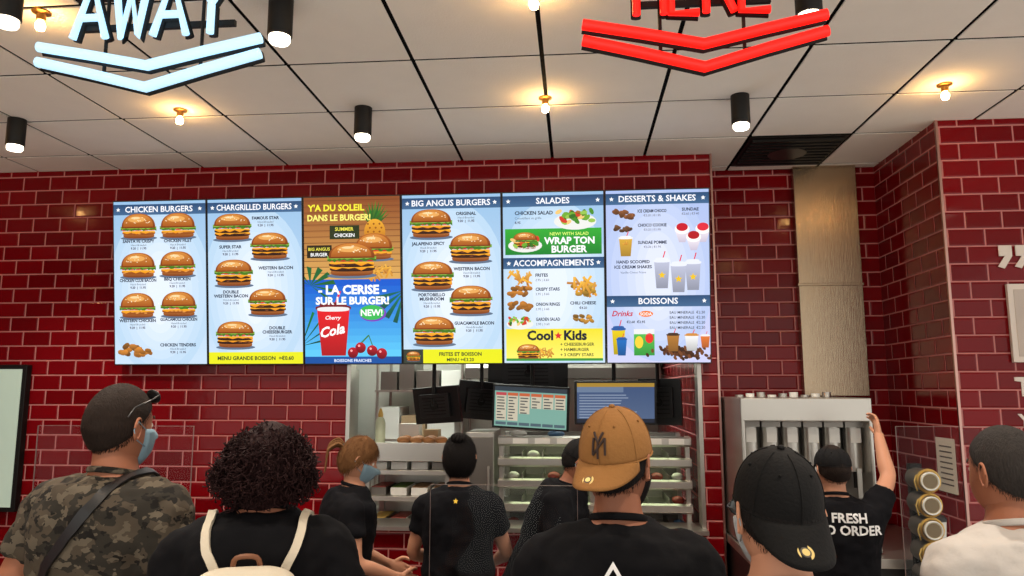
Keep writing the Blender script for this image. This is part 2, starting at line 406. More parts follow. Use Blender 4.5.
for i,(y,t) in enumerate([(84,'FRITES'),(98,'CRISPY STARS'),(113,'ONION RINGS'),(128,'GARDEN SALAD')]):
    (fries,nuggets,nuggets,salad)[i](c,16,y+1,27); c.text(t,32,y,4.4,INK,align='l',maxw=24,bold=.03); c.text('2.95 | 3.60',32,y+4.4,3.2,(60,50,80),align='l',bold=0)
fries(c,79,94,34); nuggets(c,79,98,26,(225,170,60)); c.text('CHILI CHEESE',79,112,4.2,INK,maxw=34,bold=.03); c.text('€4.20',79,116.5,3.2,(60,50,80)); nuggets(c,79,126,22,(210,150,60))
c.rect(2,136,98,168,(238,222,50),2,(252,240,110)); c.text('Cool',36,147,13,(24,30,50),bold=.04); star(c,54,143,4,(220,40,50),11); c.text('Kids',71,147,13,(24,30,50),bold=.04)
fries(c,42,160,18); burger(c,24,159,22,1)
for i,t in enumerate(['CHEESEBURGER','HAMBURGER','3 CRISPY STARS']): c.text('+ '+t,56,153+i*5.2,4.2,(40,50,40),align='l')
c.rect(2,165.5,98,168,(60,150,60),3)
c=canv[5]; c.rect(0,0,100,170,(170,190,234),0,(206,208,242)); 
for i in range(6): c.sup(50,85,54-i*8,84-i*10,(184+i*8,200+i*6,238+i*2),.05+i*.05,n=40)
header(c,'DESSERTS & SHAKES')
nuggets(c,17,24,24,(150,90,50)); nuggets(c,17,38,20,(120,80,50)); cup(c,19,55,13,20,(220,170,60)); fries(c,19,52,8)
for y,t in ((22,'ICE CREAM CHOCO'),(36,'CHOCO COOKIE'),(53,'SUNDAE POMME')): c.text(t,45,y,4.2,INK,maxw=28,bold=.03); c.text('€3.20 | €1.95',45,y+4,3,(60,50,80),bold=0)
c.text('SUNDAE',82,21,4.2,INK,bold=.03); c.text('€2.60 | €3.40',82,25,3,(60,50,80),bold=0)
for x,y,col in ((74,42,(200,20,40)),(85,50,(180,20,30)),(94,42,(225,40,60))):
    c.poly([(x-7,y-2),(x+7,y-2),(x+3,y+10),(x-3,y+10)],(240,232,240),5,(200,190,210)); c.sup(x,y-3,7.2,5,(252,248,244),6); c.sup(x,y-5,5.6,4,col,7)
c.text('HAND SCOOPED',26,72,4.2,INK,bold=.03); c.text('ICE CREAM SHAKES',26,77,4.2,INK,maxw=38,bold=.03); c.text('Vanille Choco Fraise',26,82,3,(80,95,120),bold=0)
for x,y in ((54,82),(70,86),(84,84)):
    cup(c,x,y,15,30,(190,194,216),(232,236,246)); star(c,x,y+2,3.8,(240,196,30))
header(c,'BOISSONS',104,115)
c.text('Drinks',15,124,7.5,(200,20,50),shear=.3); c.sup(38,122,7,3,(240,120,40),5); c.text('SODA',38,123.5,4.2,(255,255,255)); c.text('€2.60  €2.95',28,131,3.4,INK)
for i in range(4): c.text('EAU MINERALE  €2.20',78,122+i*5,3.6,INK,maxw=34,bold=.01)
cup(c,11,148,13,28,(235,205,20),(40,90,160)); cup(c,14,154,10,18,(30,110,190),(40,90,160),8)
c.rect(26,137,46,163,(90,195,80),4,(50,150,60)); c.sup(31,150,4,6,(250,210,60),5); c.sup(41,146,4,5,(230,50,40),5); c.rect(26,137,46,142,(235,235,235),5)
rnd=random.Random(4)
for i in range(110): c.sup(76+rnd.gauss(0,11),160+rnd.gauss(0,3.2),2.3,1.5,rnd.choice([(90,50,25),(60,32,16),(120,70,36),(70,36,18)]),4+i*.03,rot=rnd.uniform(0,90),n=7)
cup(c,64,150,12,18,(180,120,50),(70,45,30),8); cup(c,82,150,13,17,(245,245,245),(210,140,60),8); cup(c,95,149,9,13,(230,120,50),(235,235,235),8)
BEZ=M('black_bezel',(8,8,10),.35,bump=.02,bscale=100)
for i in range(6):
    r=root('menu_display_screen',(-3.072+i*SW,4.72,1.963),(R(7.8),0,0))
    mb=MB(); mb.box(.001,SW-.001,0,.045,.0,SH,BEZ)
    mb.box(SW*.3,SW*.7,.045,.07,SH*.3,SH*.7,BLACKM)
    mb.obj('housing',r,smooth=False,bevel=.002)
    p=canv[i].obj('picture',r,SCREEN); p.location=(.008,-.0006,.008)
    mb=MB()
    for xx in (.2,SW-.23):
        mb.box(xx,xx+.03,.04,.165,SH*.62,SH*.66,BLACKM); mb.box(xx,xx+.03,.04,.1,SH*.25,SH*.28,BLACKM)
    mb.obj('wall_bracket',r,smooth=False)
# ------------------------------------------------------------------ room shell
CE=3.34
mb=MB(); B=BRICK
mb.box(-6,-1.5,4.8,4.9,0,3.4,B); mb.box(-1.5,.79,4.8,4.9,2.1,3.4,B); mb.box(-1.5,.79,4.8,4.9,0,.93,B); mb.box(.79,.9,4.8,4.9,0,3.4,B)
mb.obj('wall_back',smooth=False)
mb=MB(); mb.box(.8,.9,4.9,7.6,0,3.4,B); mb.obj('wall_kitchen_side',smooth=False)
mb=MB(); mb.box(.9,2.085,5.2,5.3,0,3.4,B); mb.obj('wall_alcove',smooth=False)
mb=MB(); mb.box(2.085,5.0,4.29,5.3,0,3.4,B); mb.obj('wall_right',smooth=False)
mb=MB(); mb.box(-6.1,-6,-2,4.9,0,3.4,B); mb.obj('wall_left',smooth=False)
TR=M('aluminium_trim',(190,150,140),.3,1.,bump=.02)
mb=MB(); mb.box(.893,.905,4.79,4.805,0,CE,TR); mb.obj('trim_1',smooth=False)
mb=MB(); mb.box(2.078,2.092,4.283,4.297,0,CE,TR); mb.obj('trim_2',smooth=False)
mb=MB(); mb.box(.765,.79,4.79,4.91,.93,2.1,STEEL); mb.box(-1.5,-1.475,4.79,4.91,.93,2.1,STEEL); mb.box(-1.5,.79,4.7,5.0,.93,.955,STEEL); mb.obj('trim_3',smooth=False)
mb=MB(); mb.box(-6.1,5,-2,7.7,-.1,0,M('floor_tile',(150,143,134),.4,bump=.05,bscale=30,var=.12)); mb.obj('floor',smooth=False)
TILE=M('ceiling_tile_mineral_fibre',(244,240,232),.9,bump=.2,bscale=140,var=.03,spec=.1); TB=M('ceiling_grid_black',(5,5,5),.8,bump=.02,spec=.05)
mb=MB(); gx0=-.14-.61*10; gy0=4.48-.61*11
mb.box(-6.1,5,-2.2,5.3,CE+.006,CE+.1,TB)
for i in range(18):
    for j in range(13):
        x=gx0+i*.61;y=gy0+j*.61; y1=min(y+.61,5.2)
        if y>=5.15 or x>4.9: continue
        if abs(x-1.08)<.02 and abs(y-4.48)<.02: continue
        mb.box(x+.0105,x+.5995,y+.012,y1-.012,CE,CE+.008,TILE)
mb.obj('ceiling',smooth=False)
mb=MB(); mb.box(1.09,1.68,4.49,5.08,CE-.004,CE+.005,BLACKM)
for k in range(9): mb.box(1.11,1.66,4.53+k*.06,4.535+k*.06+.02,CE-.02,CE-.004,BLACKM)
mb.cyl((1.385,4.785,CE-.022),(1.385,4.785,CE-.004),.12,BLACKP); mb.obj('ceiling_vent',smooth=False)
KW=M('kitchen_white_panel',(222,224,216),.45,bump=.03,var=.03)
mb=MB(); mb.box(-3,.8,7.5,7.6,0,2.8,KW); mb.obj('wall_kitchen_back',smooth=False)
mb=MB(); mb.box(-3.1,-3,4.9,7.6,0,2.8,KW); mb.obj('wall_kitchen_left',smooth=False)
mb=MB(); mb.box(-3.1,.8,4.9,7.6,2.75,2.85,KW); mb.obj('ceiling_kitchen',smooth=False)
LP=M('added_light_diffuser',(244,250,238),.5,emit=15.)
for (x,y) in ((-1.7,5.5),(.2,5.95),(-1.35,6.5),(-.62,6.4)):  # panels out of view above the pass, added to brighten the kitchen
    r=root('added_kitchen_light',(x,y,2.75)); mb=MB(); mb.box(-.3,.3,-.3,.3,-.03,0,STEEL); mb.obj('frame',r,smooth=False)
    mb=MB(); mb.box(-.27,.27,-.27,.27,-.034,-.03,LP); mb.obj('diffuser',r,smooth=False)
r=root('extraction_hood',(-.1,7.0,0)); mb=MB()
mb.add([(-.9,-.3,1.95),(.85,-.3,1.95),(.85,.48,1.95),(-.9,.48,1.95),(-.9,0,2.4),(.85,0,2.4),(.85,.48,2.4),(-.9,.48,2.4)],[(0,3,2,1),(4,5,6,7),(0,1,5,4),(1,2,6,5),(2,3,7,6),(3,0,4,7)],STEEL)
mb.box(-.3,.3,.05,.45,2.4,2.74,STEEL); mb.box(-.9,.85,-.32,-.29,1.9,2.0,STEELD); mb.obj('canopy',r,smooth=False,bevel=.004)
mb=MB()
for k in range(6): mb.box(-.8+k*.27,-.56+k*.27,-.25,.4,1.935,1.95,STEELD)
mb.obj('filters',r,smooth=False)
r=root('kitchen_fridge',(-2.56,6.9,0)); mb=MB(); mb.box(-.4,.4,-.4,.4,.1,2.0,STEEL); mb.box(-.39,-.01,-.43,-.4,.2,1.95,STEEL); mb.box(.01,.39,-.43,-.4,.2,1.95,STEEL)
for q in (-.06,.04): mb.box(q,q+.02,-.47,-.45,.9,1.4,STEELD); mb.box(q,q+.02,-.45,-.43,.9,.93,STEELD); mb.box(q,q+.02,-.45,-.43,1.37,1.4,STEELD)
for a in (-.35,.35):
    for b in (-.35,.35): mb.cyl((a,b,0),(a,b,.1),.02,BLACKM)
mb.obj('cabinet',r,smooth=False,bevel=.005)
r=root('cooking_range',(.0,6.95,0)); mb=MB(); mb.box(-.7,.7,-.4,.45,0,.9,STEEL); mb.box(-.7,.7,.38,.45,.9,1.4,STEEL)
for k in range(4): mb.cyl((-.5+k*.33,-.05,.9),(-.5+k*.33,-.05,.93),.11,BLACKM); mb.cyl((-.5+k*.33,-.4,.8),(-.5+k*.33,-.43,.8),.025,BLACKM)
mb.obj('body',r,smooth=False,bevel=.005)
# wire storage rack with stacked cartons at the back left
r=root('storage_rack',(-1.45,7.1,0)); mb=MB()
for x in (-.4,.4):
    for y in (-.25,.25): mb.cyl((x,y,0),(x,y,2.1),.014,STEEL,10)
for z in (.4,.9,1.35,1.8): mb.box(-.42,.42,-.27,.27,z-.02,z,STEEL)
mb.obj('frame',r,smooth=False)
mb=MB(); rnd=random.Random(31); KR=M('kraft_carton',(176,150,116),.8,var=.1); 
for z in (.4,.9,1.35,1.8):
    x=-.38
    while x<.25:
        w=rnd.uniform(.14,.26); mb.box(x,min(x+w,.4),-.22,.2,z,z+rnd.uniform(.15,.3),rnd.choice([KR,WHITEP,WHITEP,STEELD])); x+=w+.02
mb.obj('cartons',r,smooth=False,bevel=.004)
# ------------------------------------------------------------------ kitchen pass equipment
GLOW=M('heat_lamp_glow',(220,235,190),.5,emit=4.)
r=root('burger_holding_station',(0,0,0)); mb=MB()
for x in (-.5,.1,.72):
    for y in (5.02,5.45): mb.box(x-.015,x+.015,y-.015,y+.015,0,1.5,STEEL)
for z in (.9,1.05,1.2,1.34,1.475):
    mb.box(-.52,.74,5.0,5.47,z-.02,z,STEEL)
    mb.add([(-.52,5.0,z-.045),(.74,5.0,z-.045),(.74,4.965,z-.03),(-.52,4.965,z-.03),(-.52,5.0,z+.022),(.74,5.0,z+.022),(.74,4.965,z+.012),(-.52,4.965,z+.012)],[(0,3,2,1),(4,5,6,7),(0,1,5,4),(1,2,6,5),(2,3,7,6),(3,0,4,7)],STEEL)
mb.box(-.5,.72,5.46,5.48,.6,1.5,STEELD)
for k in range(1,9):
    x=-.5+k*.137
    for z in (.9,1.05,1.2,1.34): mb.box(x-.002,x+.002,5.01,5.4,z,z+.05,STEEL)
mb.obj('frame',r,smooth=False,bevel=.002)
mb=MB()
for z in (1.165,1.305,1.44): mb.box(-.45,.68,5.1,5.15,z-.005,z+.002,GLOW)
mb.obj('heat_strip',r,smooth=False)
mb=MB(); rnd=random.Random(3)
wm=[M('wrapper_red',(150,60,50),.5,bump=.3,bscale=80),M('wrapper_white',(215,212,204),.5,bump=.3,bscale=80),M('wrapper_blue',(80,120,160),.5,bump=.3,bscale=80),M('wrapper_yellow',(205,170,80),.5,bump=.3,bscale=80),M('carton_kraft',(160,122,84),.7,bump=.1)]
for z in (.9,1.05,1.2,1.34):
    for k in range(9):
        x=-.43+k*.137
        if rnd.random()<.45:
            m=rnd.choice([wm[1],wm[1],wm[4],wm[2],wm[0]]); mb.ell((x,5.12,z+.027),(.042,.048,.027),m,12,8)
for k in range(4): mb.ell((-.4+k*.26,5.2,1.475+.025),(.06,.06,.025),(wm[1],wm[2],wm[1],wm[4])[k],12,8)
mb.obj('wrapped_burgers',r,bevel=0)
mb=MB()
for k in range(8):
    x=-.42+k*.145; mb.box(x,x+.10,4.958,4.963,1.45,1.485,WHITEP)
mb.obj('shelf_labels',r,smooth=False)
r=root('stainless_prep_shelf',(0,0,0)); mb=MB()
for x in (-1.4,-.86):
    for y in (5.0,5.4): mb.box(x-.015,x+.015,y-.015,y+.015,0,1.43,STEEL)
for z in (.9,1.1,1.27,1.43): mb.box(-1.43,-.83,4.97,5.43,z-.03,z,STEEL)
mb.box(-1.43,-.83,4.95,4.97,1.33,1.45,STEEL); mb.box(-1.43,-.83,5.41,5.43,.6,1.43,STEEL)
mb.obj('frame',r,smooth=False,bevel=.002)
mb=MB(); rnd=random.Random(8)
for z in (.9,1.1,1.27):
    for k in range(4): mb.box(-1.39+k*.14,-1.28+k*.14,5.02,5.3,z,z+.05,rnd.choice([STEELD,WHITEP,STEEL])); mb.box(-1.385+k*.14,-1.285+k*.14,5.03,5.29,z+.05,z+.055,rnd.choice([M('lettuce_green',(90,120,50),.7,bump=.5,bscale=60),wm[0],wm[3],wm[4]]))
mb.obj('ingredient_pans',r,smooth=False,bevel=.003)
mb=MB()
for k in range(7): mb.ell((-1.2+(k%4)*.09,5.15+(k//4)*.1,1.455),(.045,.04,.028),M('bun_brown',(170,115,66),.6,bump=.1),12,8)
mb.box(-1.27,-1.12,5.3,5.4,1.43,1.56,WHITEP); mb.box(-1.08,-.98,5.28,5.4,1.43,1.52,KR)
mb.obj('burger_buns',r)
r=root('sauce_bottle',(-1.345,5.08,1.433)); mb=MB(); mb.lathe([(0,0),(.032,0),(.034,.02),(.034,.14),(.026,.17),(.014,.185)],(0,0,0),M('bottle_clear_plastic',(190,200,170),.2)); mb.lathe([(.016,.183),(.018,.2),(.006,.24),(0,.242)],(0,0,0),wm[3]); mb.obj('bottle',r)
r=root('heated_cabinet',(0,0,0)); mb=MB(); mb.box(-.74,-.55,5.0,5.45,0,1.52,STEEL); mb.box(-.735,-.555,4.985,5.0,.3,1.49,STEELD); mb.box(-.59,-.575,4.96,4.975,.8,1.3,STEEL)
mb.box(-.59,-.575,4.97,4.99,.8,.82,STEEL); mb.box(-.59,-.575,4.97,4.99,1.28,1.3,STEEL); mb.obj('body',r,smooth=False,bevel=.004)
def monitor(name,loc,yaw,tilt,w,h,face=None,topz=2.74,roll=0):
    r=root(name,loc)
    X=Matrix.Rotation(R(yaw),4,'Z')@Matrix.Rotation(R(tilt),4,'X')@Matrix.Rotation(R(roll),4,'Y')
    mb=MB(); mb.X=X; mb.box(-w/2,w/2,0,.028,-h/2,h/2,BEZ); mb.box(-w*.32,w*.32,.028,.06,-h*.32,h*.32,BLACKP)
    for k in range(6): mb.box(-w*.25,w*.25,.06,.063,-h*.25+k*h*.09,-h*.25+k*h*.09+.008,BLACKM)
    mb.X=Matrix.Identity(4)
    q=X@V((0,.07,0)); mb.cyl(X@V((0,.05,0)),q,.03,BLACKM,12)
    mb.tube([q,(q.x,q.y+.02,q.z+.08),(q.x,q.y+.02,topz-loc[2])],.014,BLACKM,8)
    mb.obj('housing',r,bevel=.002,angle=30)
    if face:
        o=face.obj('picture',r,SCREEN_DIM); o.matrix_local=X@Matrix.Translation((-face.w/2,-.001,-face.h/2))
    return r
f1=Canvas(.49,.265,100,54,.0004); f1.rect(0,0,100,54,(140,190,175),0); f1.rect(0,0,100,6,(60,70,80),1); rnd=random.Random(5)
for i in range(6):
    hgt=rnd.choice([20,28,38]); f1.rect(2+i*16.3,8,16.5+i*16.3,8+hgt,(225,215,190),1); f1.rect(2+i*16.3,8,16.5+i*16.3,12,rnd.choice([(220,110,70),(210,80,90),(100,170,110)]),2)
    for k in range(int(hgt/4)-1): f1.rect(3.5+i*16.3,14+k*4,rnd.uniform(9,15)+i*16.3,15.6+k*4,(90,90,90),3)
    f1.rect(2+i*16.3,48,16.5+i*16.3,52,(90,110,120),2)
monitor('order_monitor',(-.305,4.98,1.683),-8,6,.52,.29,f1,roll=3)
f2=Canvas(.51,.26,100,51,.0004); f2.rect(0,0,100,51,(70,92,135),0,(95,115,150)); f2.rect(0,0,100,5,(190,150,60),1); f2.rect(0,5,60,12,(120,140,170),1)
for i in range(9): f2.rect(3,15+i*3.6,rnd.uniform(50,95),16.2+i*3.6,(160,175,200),2)
f2.rect(0,46,100,51,(40,45,60),1)
monitor('order_monitor',(.26,4.98,1.716),4,6,.54,.285,f2)
monitor('pos_monitor',(-.95,5.12,1.70),160,-8,.36,.25,roll=4); monitor('pos_monitor',(-.69,5.3,1.73),200,-10,.32,.27,roll=-5)
monitor('pos_monitor',(-.36,5.6,1.93),185,-6,.60,.30); monitor('pos_monitor',(.59,5.3,1.72),160,-4,.30,.32)
# ------------------------------------------------------------------ drinks machine, duct, cups
r=root('drinks_dispenser',(0,0,.006)); mb=MB()
mb.box(.93,1.62,4.30,5.10,1.62,1.75,STEEL); mb.box(.93,1.62,4.5,5.10,.93,1.62,STEELD); mb.box(.93,1.62,4.25,4.5,.93,.98,STEEL)
mb.box(.92,.94,4.3,5.10,.93,1.75,STEEL); mb.box(1.61,1.63,4.3,5.10,.93,1.75,STEEL)
mb.obj('cabinet',r,smooth=False,bevel=.006)
mb=MB()
for k in range(6):
    x=.99+k*.115; mb.cyl((x,4.44,1.34),(x,4.44,1.61),.048,STEEL,20); mb.cyl((x,4.42,1.34),(x,4.42,1.25),.014,BLACKM,10); mb.box(x-.012,x+.012,4.36,4.37,1.2,1.36,STEEL)
    mb.box(x-.028,x+.028,4.384,4.392,1.5,1.58,WHITEP); mb.box(x-.052,x+.052,4.392,4.5,1.585,1.62,STEELD)
mb.obj('dispensing_heads',r,bevel=0,angle=35)
mb=MB()
for k in range(9): mb.cyl((1.0+k*.065,4.7,1.75),(1.0+k*.065,4.7,1.765+.008*(k%3)),.026,WHITEP if k%2 else STEEL,12)
mb.obj('cup_lids',r)
r=root('drinks_counter',(0,0,0)); mb=MB(); mb.box(.91,2.07,4.15,5.19,.88,.93,STEEL); mb.box(.93,2.05,4.2,5.19,.08,.88,M('black_laminate',(30,28,28),.4,bump=.02)); mb.box(.97,2.02,4.25,5.15,0,.08,BLACKM); mb.obj('worktop',r,smooth=False,bevel=.004)
r=root('ventilation_duct',(0,0,0)); mb=MB(); mb.box(1.52,1.94,5.13,5.2,1.76,CE+.005,DUCT); mb.box(1.512,1.948,5.125,5.2,2.5,2.52,DUCT); mb.obj('sheath',r,smooth=False,bevel=.004)
CUPM=M('paper_cup_cream',(215,200,160),.6,bump=.05); BRS=M('brass_ring',(200,165,90),.3,.9)
r=root('cup_dispenser',(0,0,0)); mb=MB(); mb.box(1.72,1.78,4.09,4.13,0,1.42,BLACKM); mb.cyl((1.75,4.03,0),(1.75,4.03,.02),.10,BLACKM,24); mb.box(1.73,1.77,4.03,4.12,0,.02,BLACKM)
for k in range(5):
    z=.877+k*.118; x=1.75
    mb.cyl((x,3.96,z),(x,4.10,z),.054,STEELD,20); mb.tube([(x+.054*math.cos(a*.3927),3.96,z+.054*math.sin(a*.3927)) for a in range(16)],.0075,BRS,8,up=(0,1,0),closed=True)
    mb.cyl((x,3.94,z),(x,4.0,z),.042,CUPM,20); mb.tube([(x+.042*math.cos(a*.3927),3.938,z+.042*math.sin(a*.3927)) for a in range(16)],.004,WHITEP,6,up=(0,1,0),closed=True); mb.cyl((x,3.936,z),(x,3.94,z),.034,M('cup_inner',(120,105,80),.7),20)
    mb.tube([(x-.056,3.96,z+.03),(x-.072,3.95,z),(x-.056,3.96,z-.05)],.003,BRS,6)
mb.obj('tubes',r,bevel=0)
for k,(x,y) in enumerate(((1.93,4.30),(1.93,4.5))):
    r=root('drink_cup',(x,y,.932)); mb=MB(); mb.lathe([(0,0),(.032,0),(.045,.17),(.047,.175),(.043,.172)],(0,0,0),(WHITEP,M('cup_tan',(180,140,80),.6))[k]); mb.lathe([(.048,.17),(.048,.185),(.035,.20),(0,.20)],(0,0,0),BLACKP); mb.obj('cup',r)
# ------------------------------------------------------------------ wall graphics right
SG=M('white_wall_lettering',(225,215,205),.6,bump=.02)
r=root('wall_lettering',(0,4.285,0)); mb=MB()
def flat_text(mb,t,x,z,size,mat,y=0,align='l',bold=.03):
    vs,fs,w=text_geo(t,bold); ox=x-(w*size/2 if align=='c' else 0)
    mb.add([(ox+v[0]*size,y,z+v[1]*size) for v in vs],fs,mat); return w*size
for dx in (0,.09,):
    pts=[(2.36+dx,2.60),(2.43+dx,2.60),(2.43+dx,2.54),(2.385+dx,2.47),(2.35+dx,2.48),(2.39+dx,2.54),(2.36+dx,2.54)]
    mb.add([(p[0],0,p[1]) for p in pts],[tuple(range(7))],SG)
flat_text(mb,'THE TASTE',2.385,1.77,.14,SG); flat_text(mb,'YOU LOVE',2.385,1.6,.1,SG)
o=mb.obj('letters',r,smooth=False); s=o.modifiers.new('s','SOLIDIFY'); s.thickness=.006
r=root('framed_poster',(2.38,4.265,1.95)); mb=MB(); mb.box(0,.7,0,.02,0,.43,SG); mb.box(.03,.67,-.002,0,.03,.40,M('poster_print',(196,184,174),.6,var=.12,vscale=6)); mb.obj('board',r,smooth=False)
r=root('notice_paper',(2.079,4.36,1.23)); mb=MB(); mb.box(-.003,.003,0,.21,0,.30,M('paper',(215,205,190),.8,var=.05))
for k in range(8): mb.box(-.0045,-.003,.03,.17,.04+k*.03,.048+k*.03,M('printed_ink',(90,80,75),.8))
mb.obj('sheet',r,smooth=False)
r=root('poster_lightbox',(-4.37,4.745,1.0)); mb=MB(); mb.box(0,.66,0,.05,0,.97,BLACKM); mb.obj('frame',r,smooth=False,bevel=.004)
mb=MB(); mb.box(.03,.63,-.004,0,.03,.94,M('lightbox_face',(170,190,176),.4,emit=.35,var=.1,vscale=3)); mb.obj('face',r,smooth=False)
# ------------------------------------------------------------------ ceiling lights
LENS=M('lamp_lens',(255,240,214),.4,emit=8.); BULB=M('warm_bulb',(255,196,120),.4,emit=170.); BRASS=M('brass_lampholder',(150,110,60),.4,1.)
def downlight(x,y):
    r=root('ceiling_downlight',(x,y,CE)); mb=MB()
    mb.lathe([(0,0),(.048,0),(.048,-.155),(.046,-.158),(.040,-.158),(0,-.158)],(0,0,0),BLACKM,28); mb.obj('canister',r)
    mb=MB(); mb.lathe([(.041,-.158),(.041,-.176),(.036,-.184),(0,-.186)],(0,0,0),LENS,24); mb.obj('lens',r)
    l=bpy.data.lights.new('spot','SPOT'); l.energy=90; l.spot_size=R(115); l.spot_blend=.8; l.color=(1,.88,.74); l.shadow_soft_size=.04
    o=bpy.data.objects.new('lamp',l); scene.collection.objects.link(o); o.parent=r; o.location=(0,0,-.21)
def bulb(x,y):
    r=root('ceiling_bulb',(x,y,CE)); mb=MB()
    mb.lathe([(0,0),(.036,0),(.036,-.006),(.018,-.012),(.017,-.04),(0,-.04)],(0,0,0),BRASS,24); mb.obj('lampholder',r)
    mb=MB(); mb.lathe([(0,-.038),(.010,-.04),(.018,-.055),(.019,-.064),(.015,-.078),(0,-.084)],(0,0,0),BULB,16); mb.obj('bulb',r)
for x in (-3.18,-1.15,.88,2.91):
    for y in (3.82,2.67,1.2,-.4):  # last two rows are unseen, added for extra room light
        if x>2 and y>3: continue
        downlight(x,y)
downlight(-2.12,2.45)
for x in (-4.2,-2.17,-.145,1.885):
    for y in (3.76,2.68,1.4):  # last row is out of view, added to light the room
        if x==1.885 and y==2.68: continue
        bulb(x,y)
# ------------------------------------------------------------------ neon signs
RED=M('neon_red',(255,24,16),.4,emit=1.25); CYAN=M('neon_ice_blue',(172,214,240),.4,emit=1.15)
GL={'A':[[(0,0),(.5,1),(1,0)],[(.2,.36),(.8,.36)]],'W':[[(0,1),(.25,0),(.5,.8),(.75,0),(1,1)]],'Y':[[(0,1),(.5,.5),(1,1)],[(.5,.5),(.5,0)]],
 'H':[[(0,0),(0,1)],[(1,0),(1,1)],[(0,.5),(1,.5)]],'E':[[(1,0),(0,0),(0,1),(1,1)],[(0,.5),(.85,.5)]],'R':[[(0,0),(0,1),(.8,1),(1,.88),(1,.62),(.8,.5),(0,.5)],[(.5,.5),(1,0)]]}
def neon(word,cx,width,mat,hw,lw):
    r=root('neon_sign',(cx,2.2,0)); mb=MB(); bk=MB()
    n=len(word); step=width/n
    def stroke(pts,rr,rb=.016):
        mb.tube(pts,rr,mat,10); bk.tube([(p[0],p[1]+.026,p[2]) for p in pts],[(rb,.009)]*len(pts),BLACKM,8,up=(0,1,0))
    for i,ch in enumerate(word):
        x0=-width/2+i*step+(step-lw)/2
        for st in GL[ch]: stroke([(x0+p[0]*lw,0,2.962+p[1]*.2) for p in st],.0125)
    for (ze,zp) in ((2.938,2.858),(2.885,2.783)):
        stroke([(-hw,0,ze),(-hw*.52,0,ze+(zp-ze)*.46),(0,0,zp),(hw*.52,0,ze+(zp-ze)*.46),(hw,0,ze)],.0175,.02)
    mb.obj('tubes',r); bk.obj('backing',r)
    mb=MB()
    for x in (-width*.3,width*.3): mb.cyl((x,.03,2.84),(x,.03,CE),.006,BLACKM,8)
    mb.box(-width/2,width/2,.025,.04,3.0,3.02,BLACKM); mb.box(-width/2,width/2,.025,.04,3.11,3.13,BLACKM); mb.obj('hanger',r,smooth=False)
neon('AWAY',-1.395,.56,CYAN,.385,.115); neon('HERE',.406,.43,RED,.372,.085)
# ------------------------------------------------------------------ service counter + screens
r=root('service_counter',(0,0,0)); mb=MB(); mb.box(-4.2,2.0,2.62,3.05,.94,.98,M('counter_top',(60,54,50),.3,bump=.02)); mb.box(-4.15,1.95,2.68,3.0,.1,.94,M('counter_front',(120,24,26),.4,bump=.05)); mb.box(-4.1,1.9,2.72,2.98,0,.1,BLACKM); mb.obj('body',r,smooth=False,bevel=.005)
for x0,x1,zt in ((-2.12,-1.48,1.66),(-.545,.0,1.45),(1.14,1.6,1.67)):
    r=root('acrylic_counter_screen',(0,0,0)); mb=MB(); mb.box(x0,x1,2.80,2.803,1.0,zt,GLASS); mb.obj('sheet',r,smooth=False)
    mb=MB()
    for x in (x0+.08,x1-.12): mb.box(x,x+.04,2.76,2.85,.981,1.02,STEEL)
    e=M('acrylic_edge',(130,112,108),.3)
    mb.box(x0-.0012,x0,2.799,2.804,1.0,zt,e); mb.box(x1,x1+.0012,2.799,2.804,1.0,zt,e); mb.box(x0,x1,2.799,2.804,zt,zt+.0012,e); mb.obj('edge_and_feet',r,smooth=False)
# ------------------------------------------------------------------ people
def g(a,b): return math.exp(-(a*a)/(b*b))
HS=(.077,.097,.120)
def head_pt(d):
    x,y,z=d
    X=x*HS[0];Y=y*HS[1];Z=z*HS[2]
    if z<0:
        t=-z
        if y>0: Y*=1+.34*t
        else: Y*=1-.38*t
        X*=1-.06*t
    if y>0:
        X*=1-.10*y*y
        Y+=.022*g(X,.010)*(g(Z+.034,.013)+.55*g(Z+.014,.016))
        Y-=.009*(g(X-.032,.014)+g(X+.032,.014))*g(Z-.003,.012)
        Y+=.004*g(Z-.024,.010)*g(X,.05)+.006*g(X,.022)*g(Z+.066,.008)+.006*g(X,.02)*g(Z+.102,.014)
    else: Y*=1.03
    return V((X,Y,Z))
def hn(p): return V((p.x/HS[0]**2,p.y/HS[1]**2,p.z/HS[2]**2)).normalized()
def shell(mb,fn,mat,seg=56,rings=42):
    vs=[];fs=[]
    for i in range(rings+1):
        th=math.pi*i/rings
        for j in range(seg):
            a=2*math.pi*j/seg; d=V((math.sin(th)*math.cos(a),math.sin(th)*math.sin(a),math.cos(th)))
            p=head_pt(d)
            if fn: p=p+hn(p)*fn(d,p)
            vs.append(p)
    for i in range(rings):
        for j in range(seg): fs.append((i*seg+j,(i+1)*seg+j,(i+1)*seg+(j+1)%seg,i*seg+(j+1)%seg))
    mb.add(vs,fs,mat)
def hair_fn(h,back=-.55,side=.0,front=.6,rough=.5,freq=70,ln=.010):
    def mask(d,soft=.16):
        y=d.y
        zt=side+(front-side)*max(0,y)**.9 if y>0 else side+(back-side)*(-y)**.7
        return sm((d.z-zt)/soft+.5)
    def f(d,p):
        m=mask(d); nz=noise.noise(p*freq)
        return m*(h*(1+rough*nz)+.002)-(1-m)*.012
    f.mask=mask; f.h=h; f.ln=ln; return f
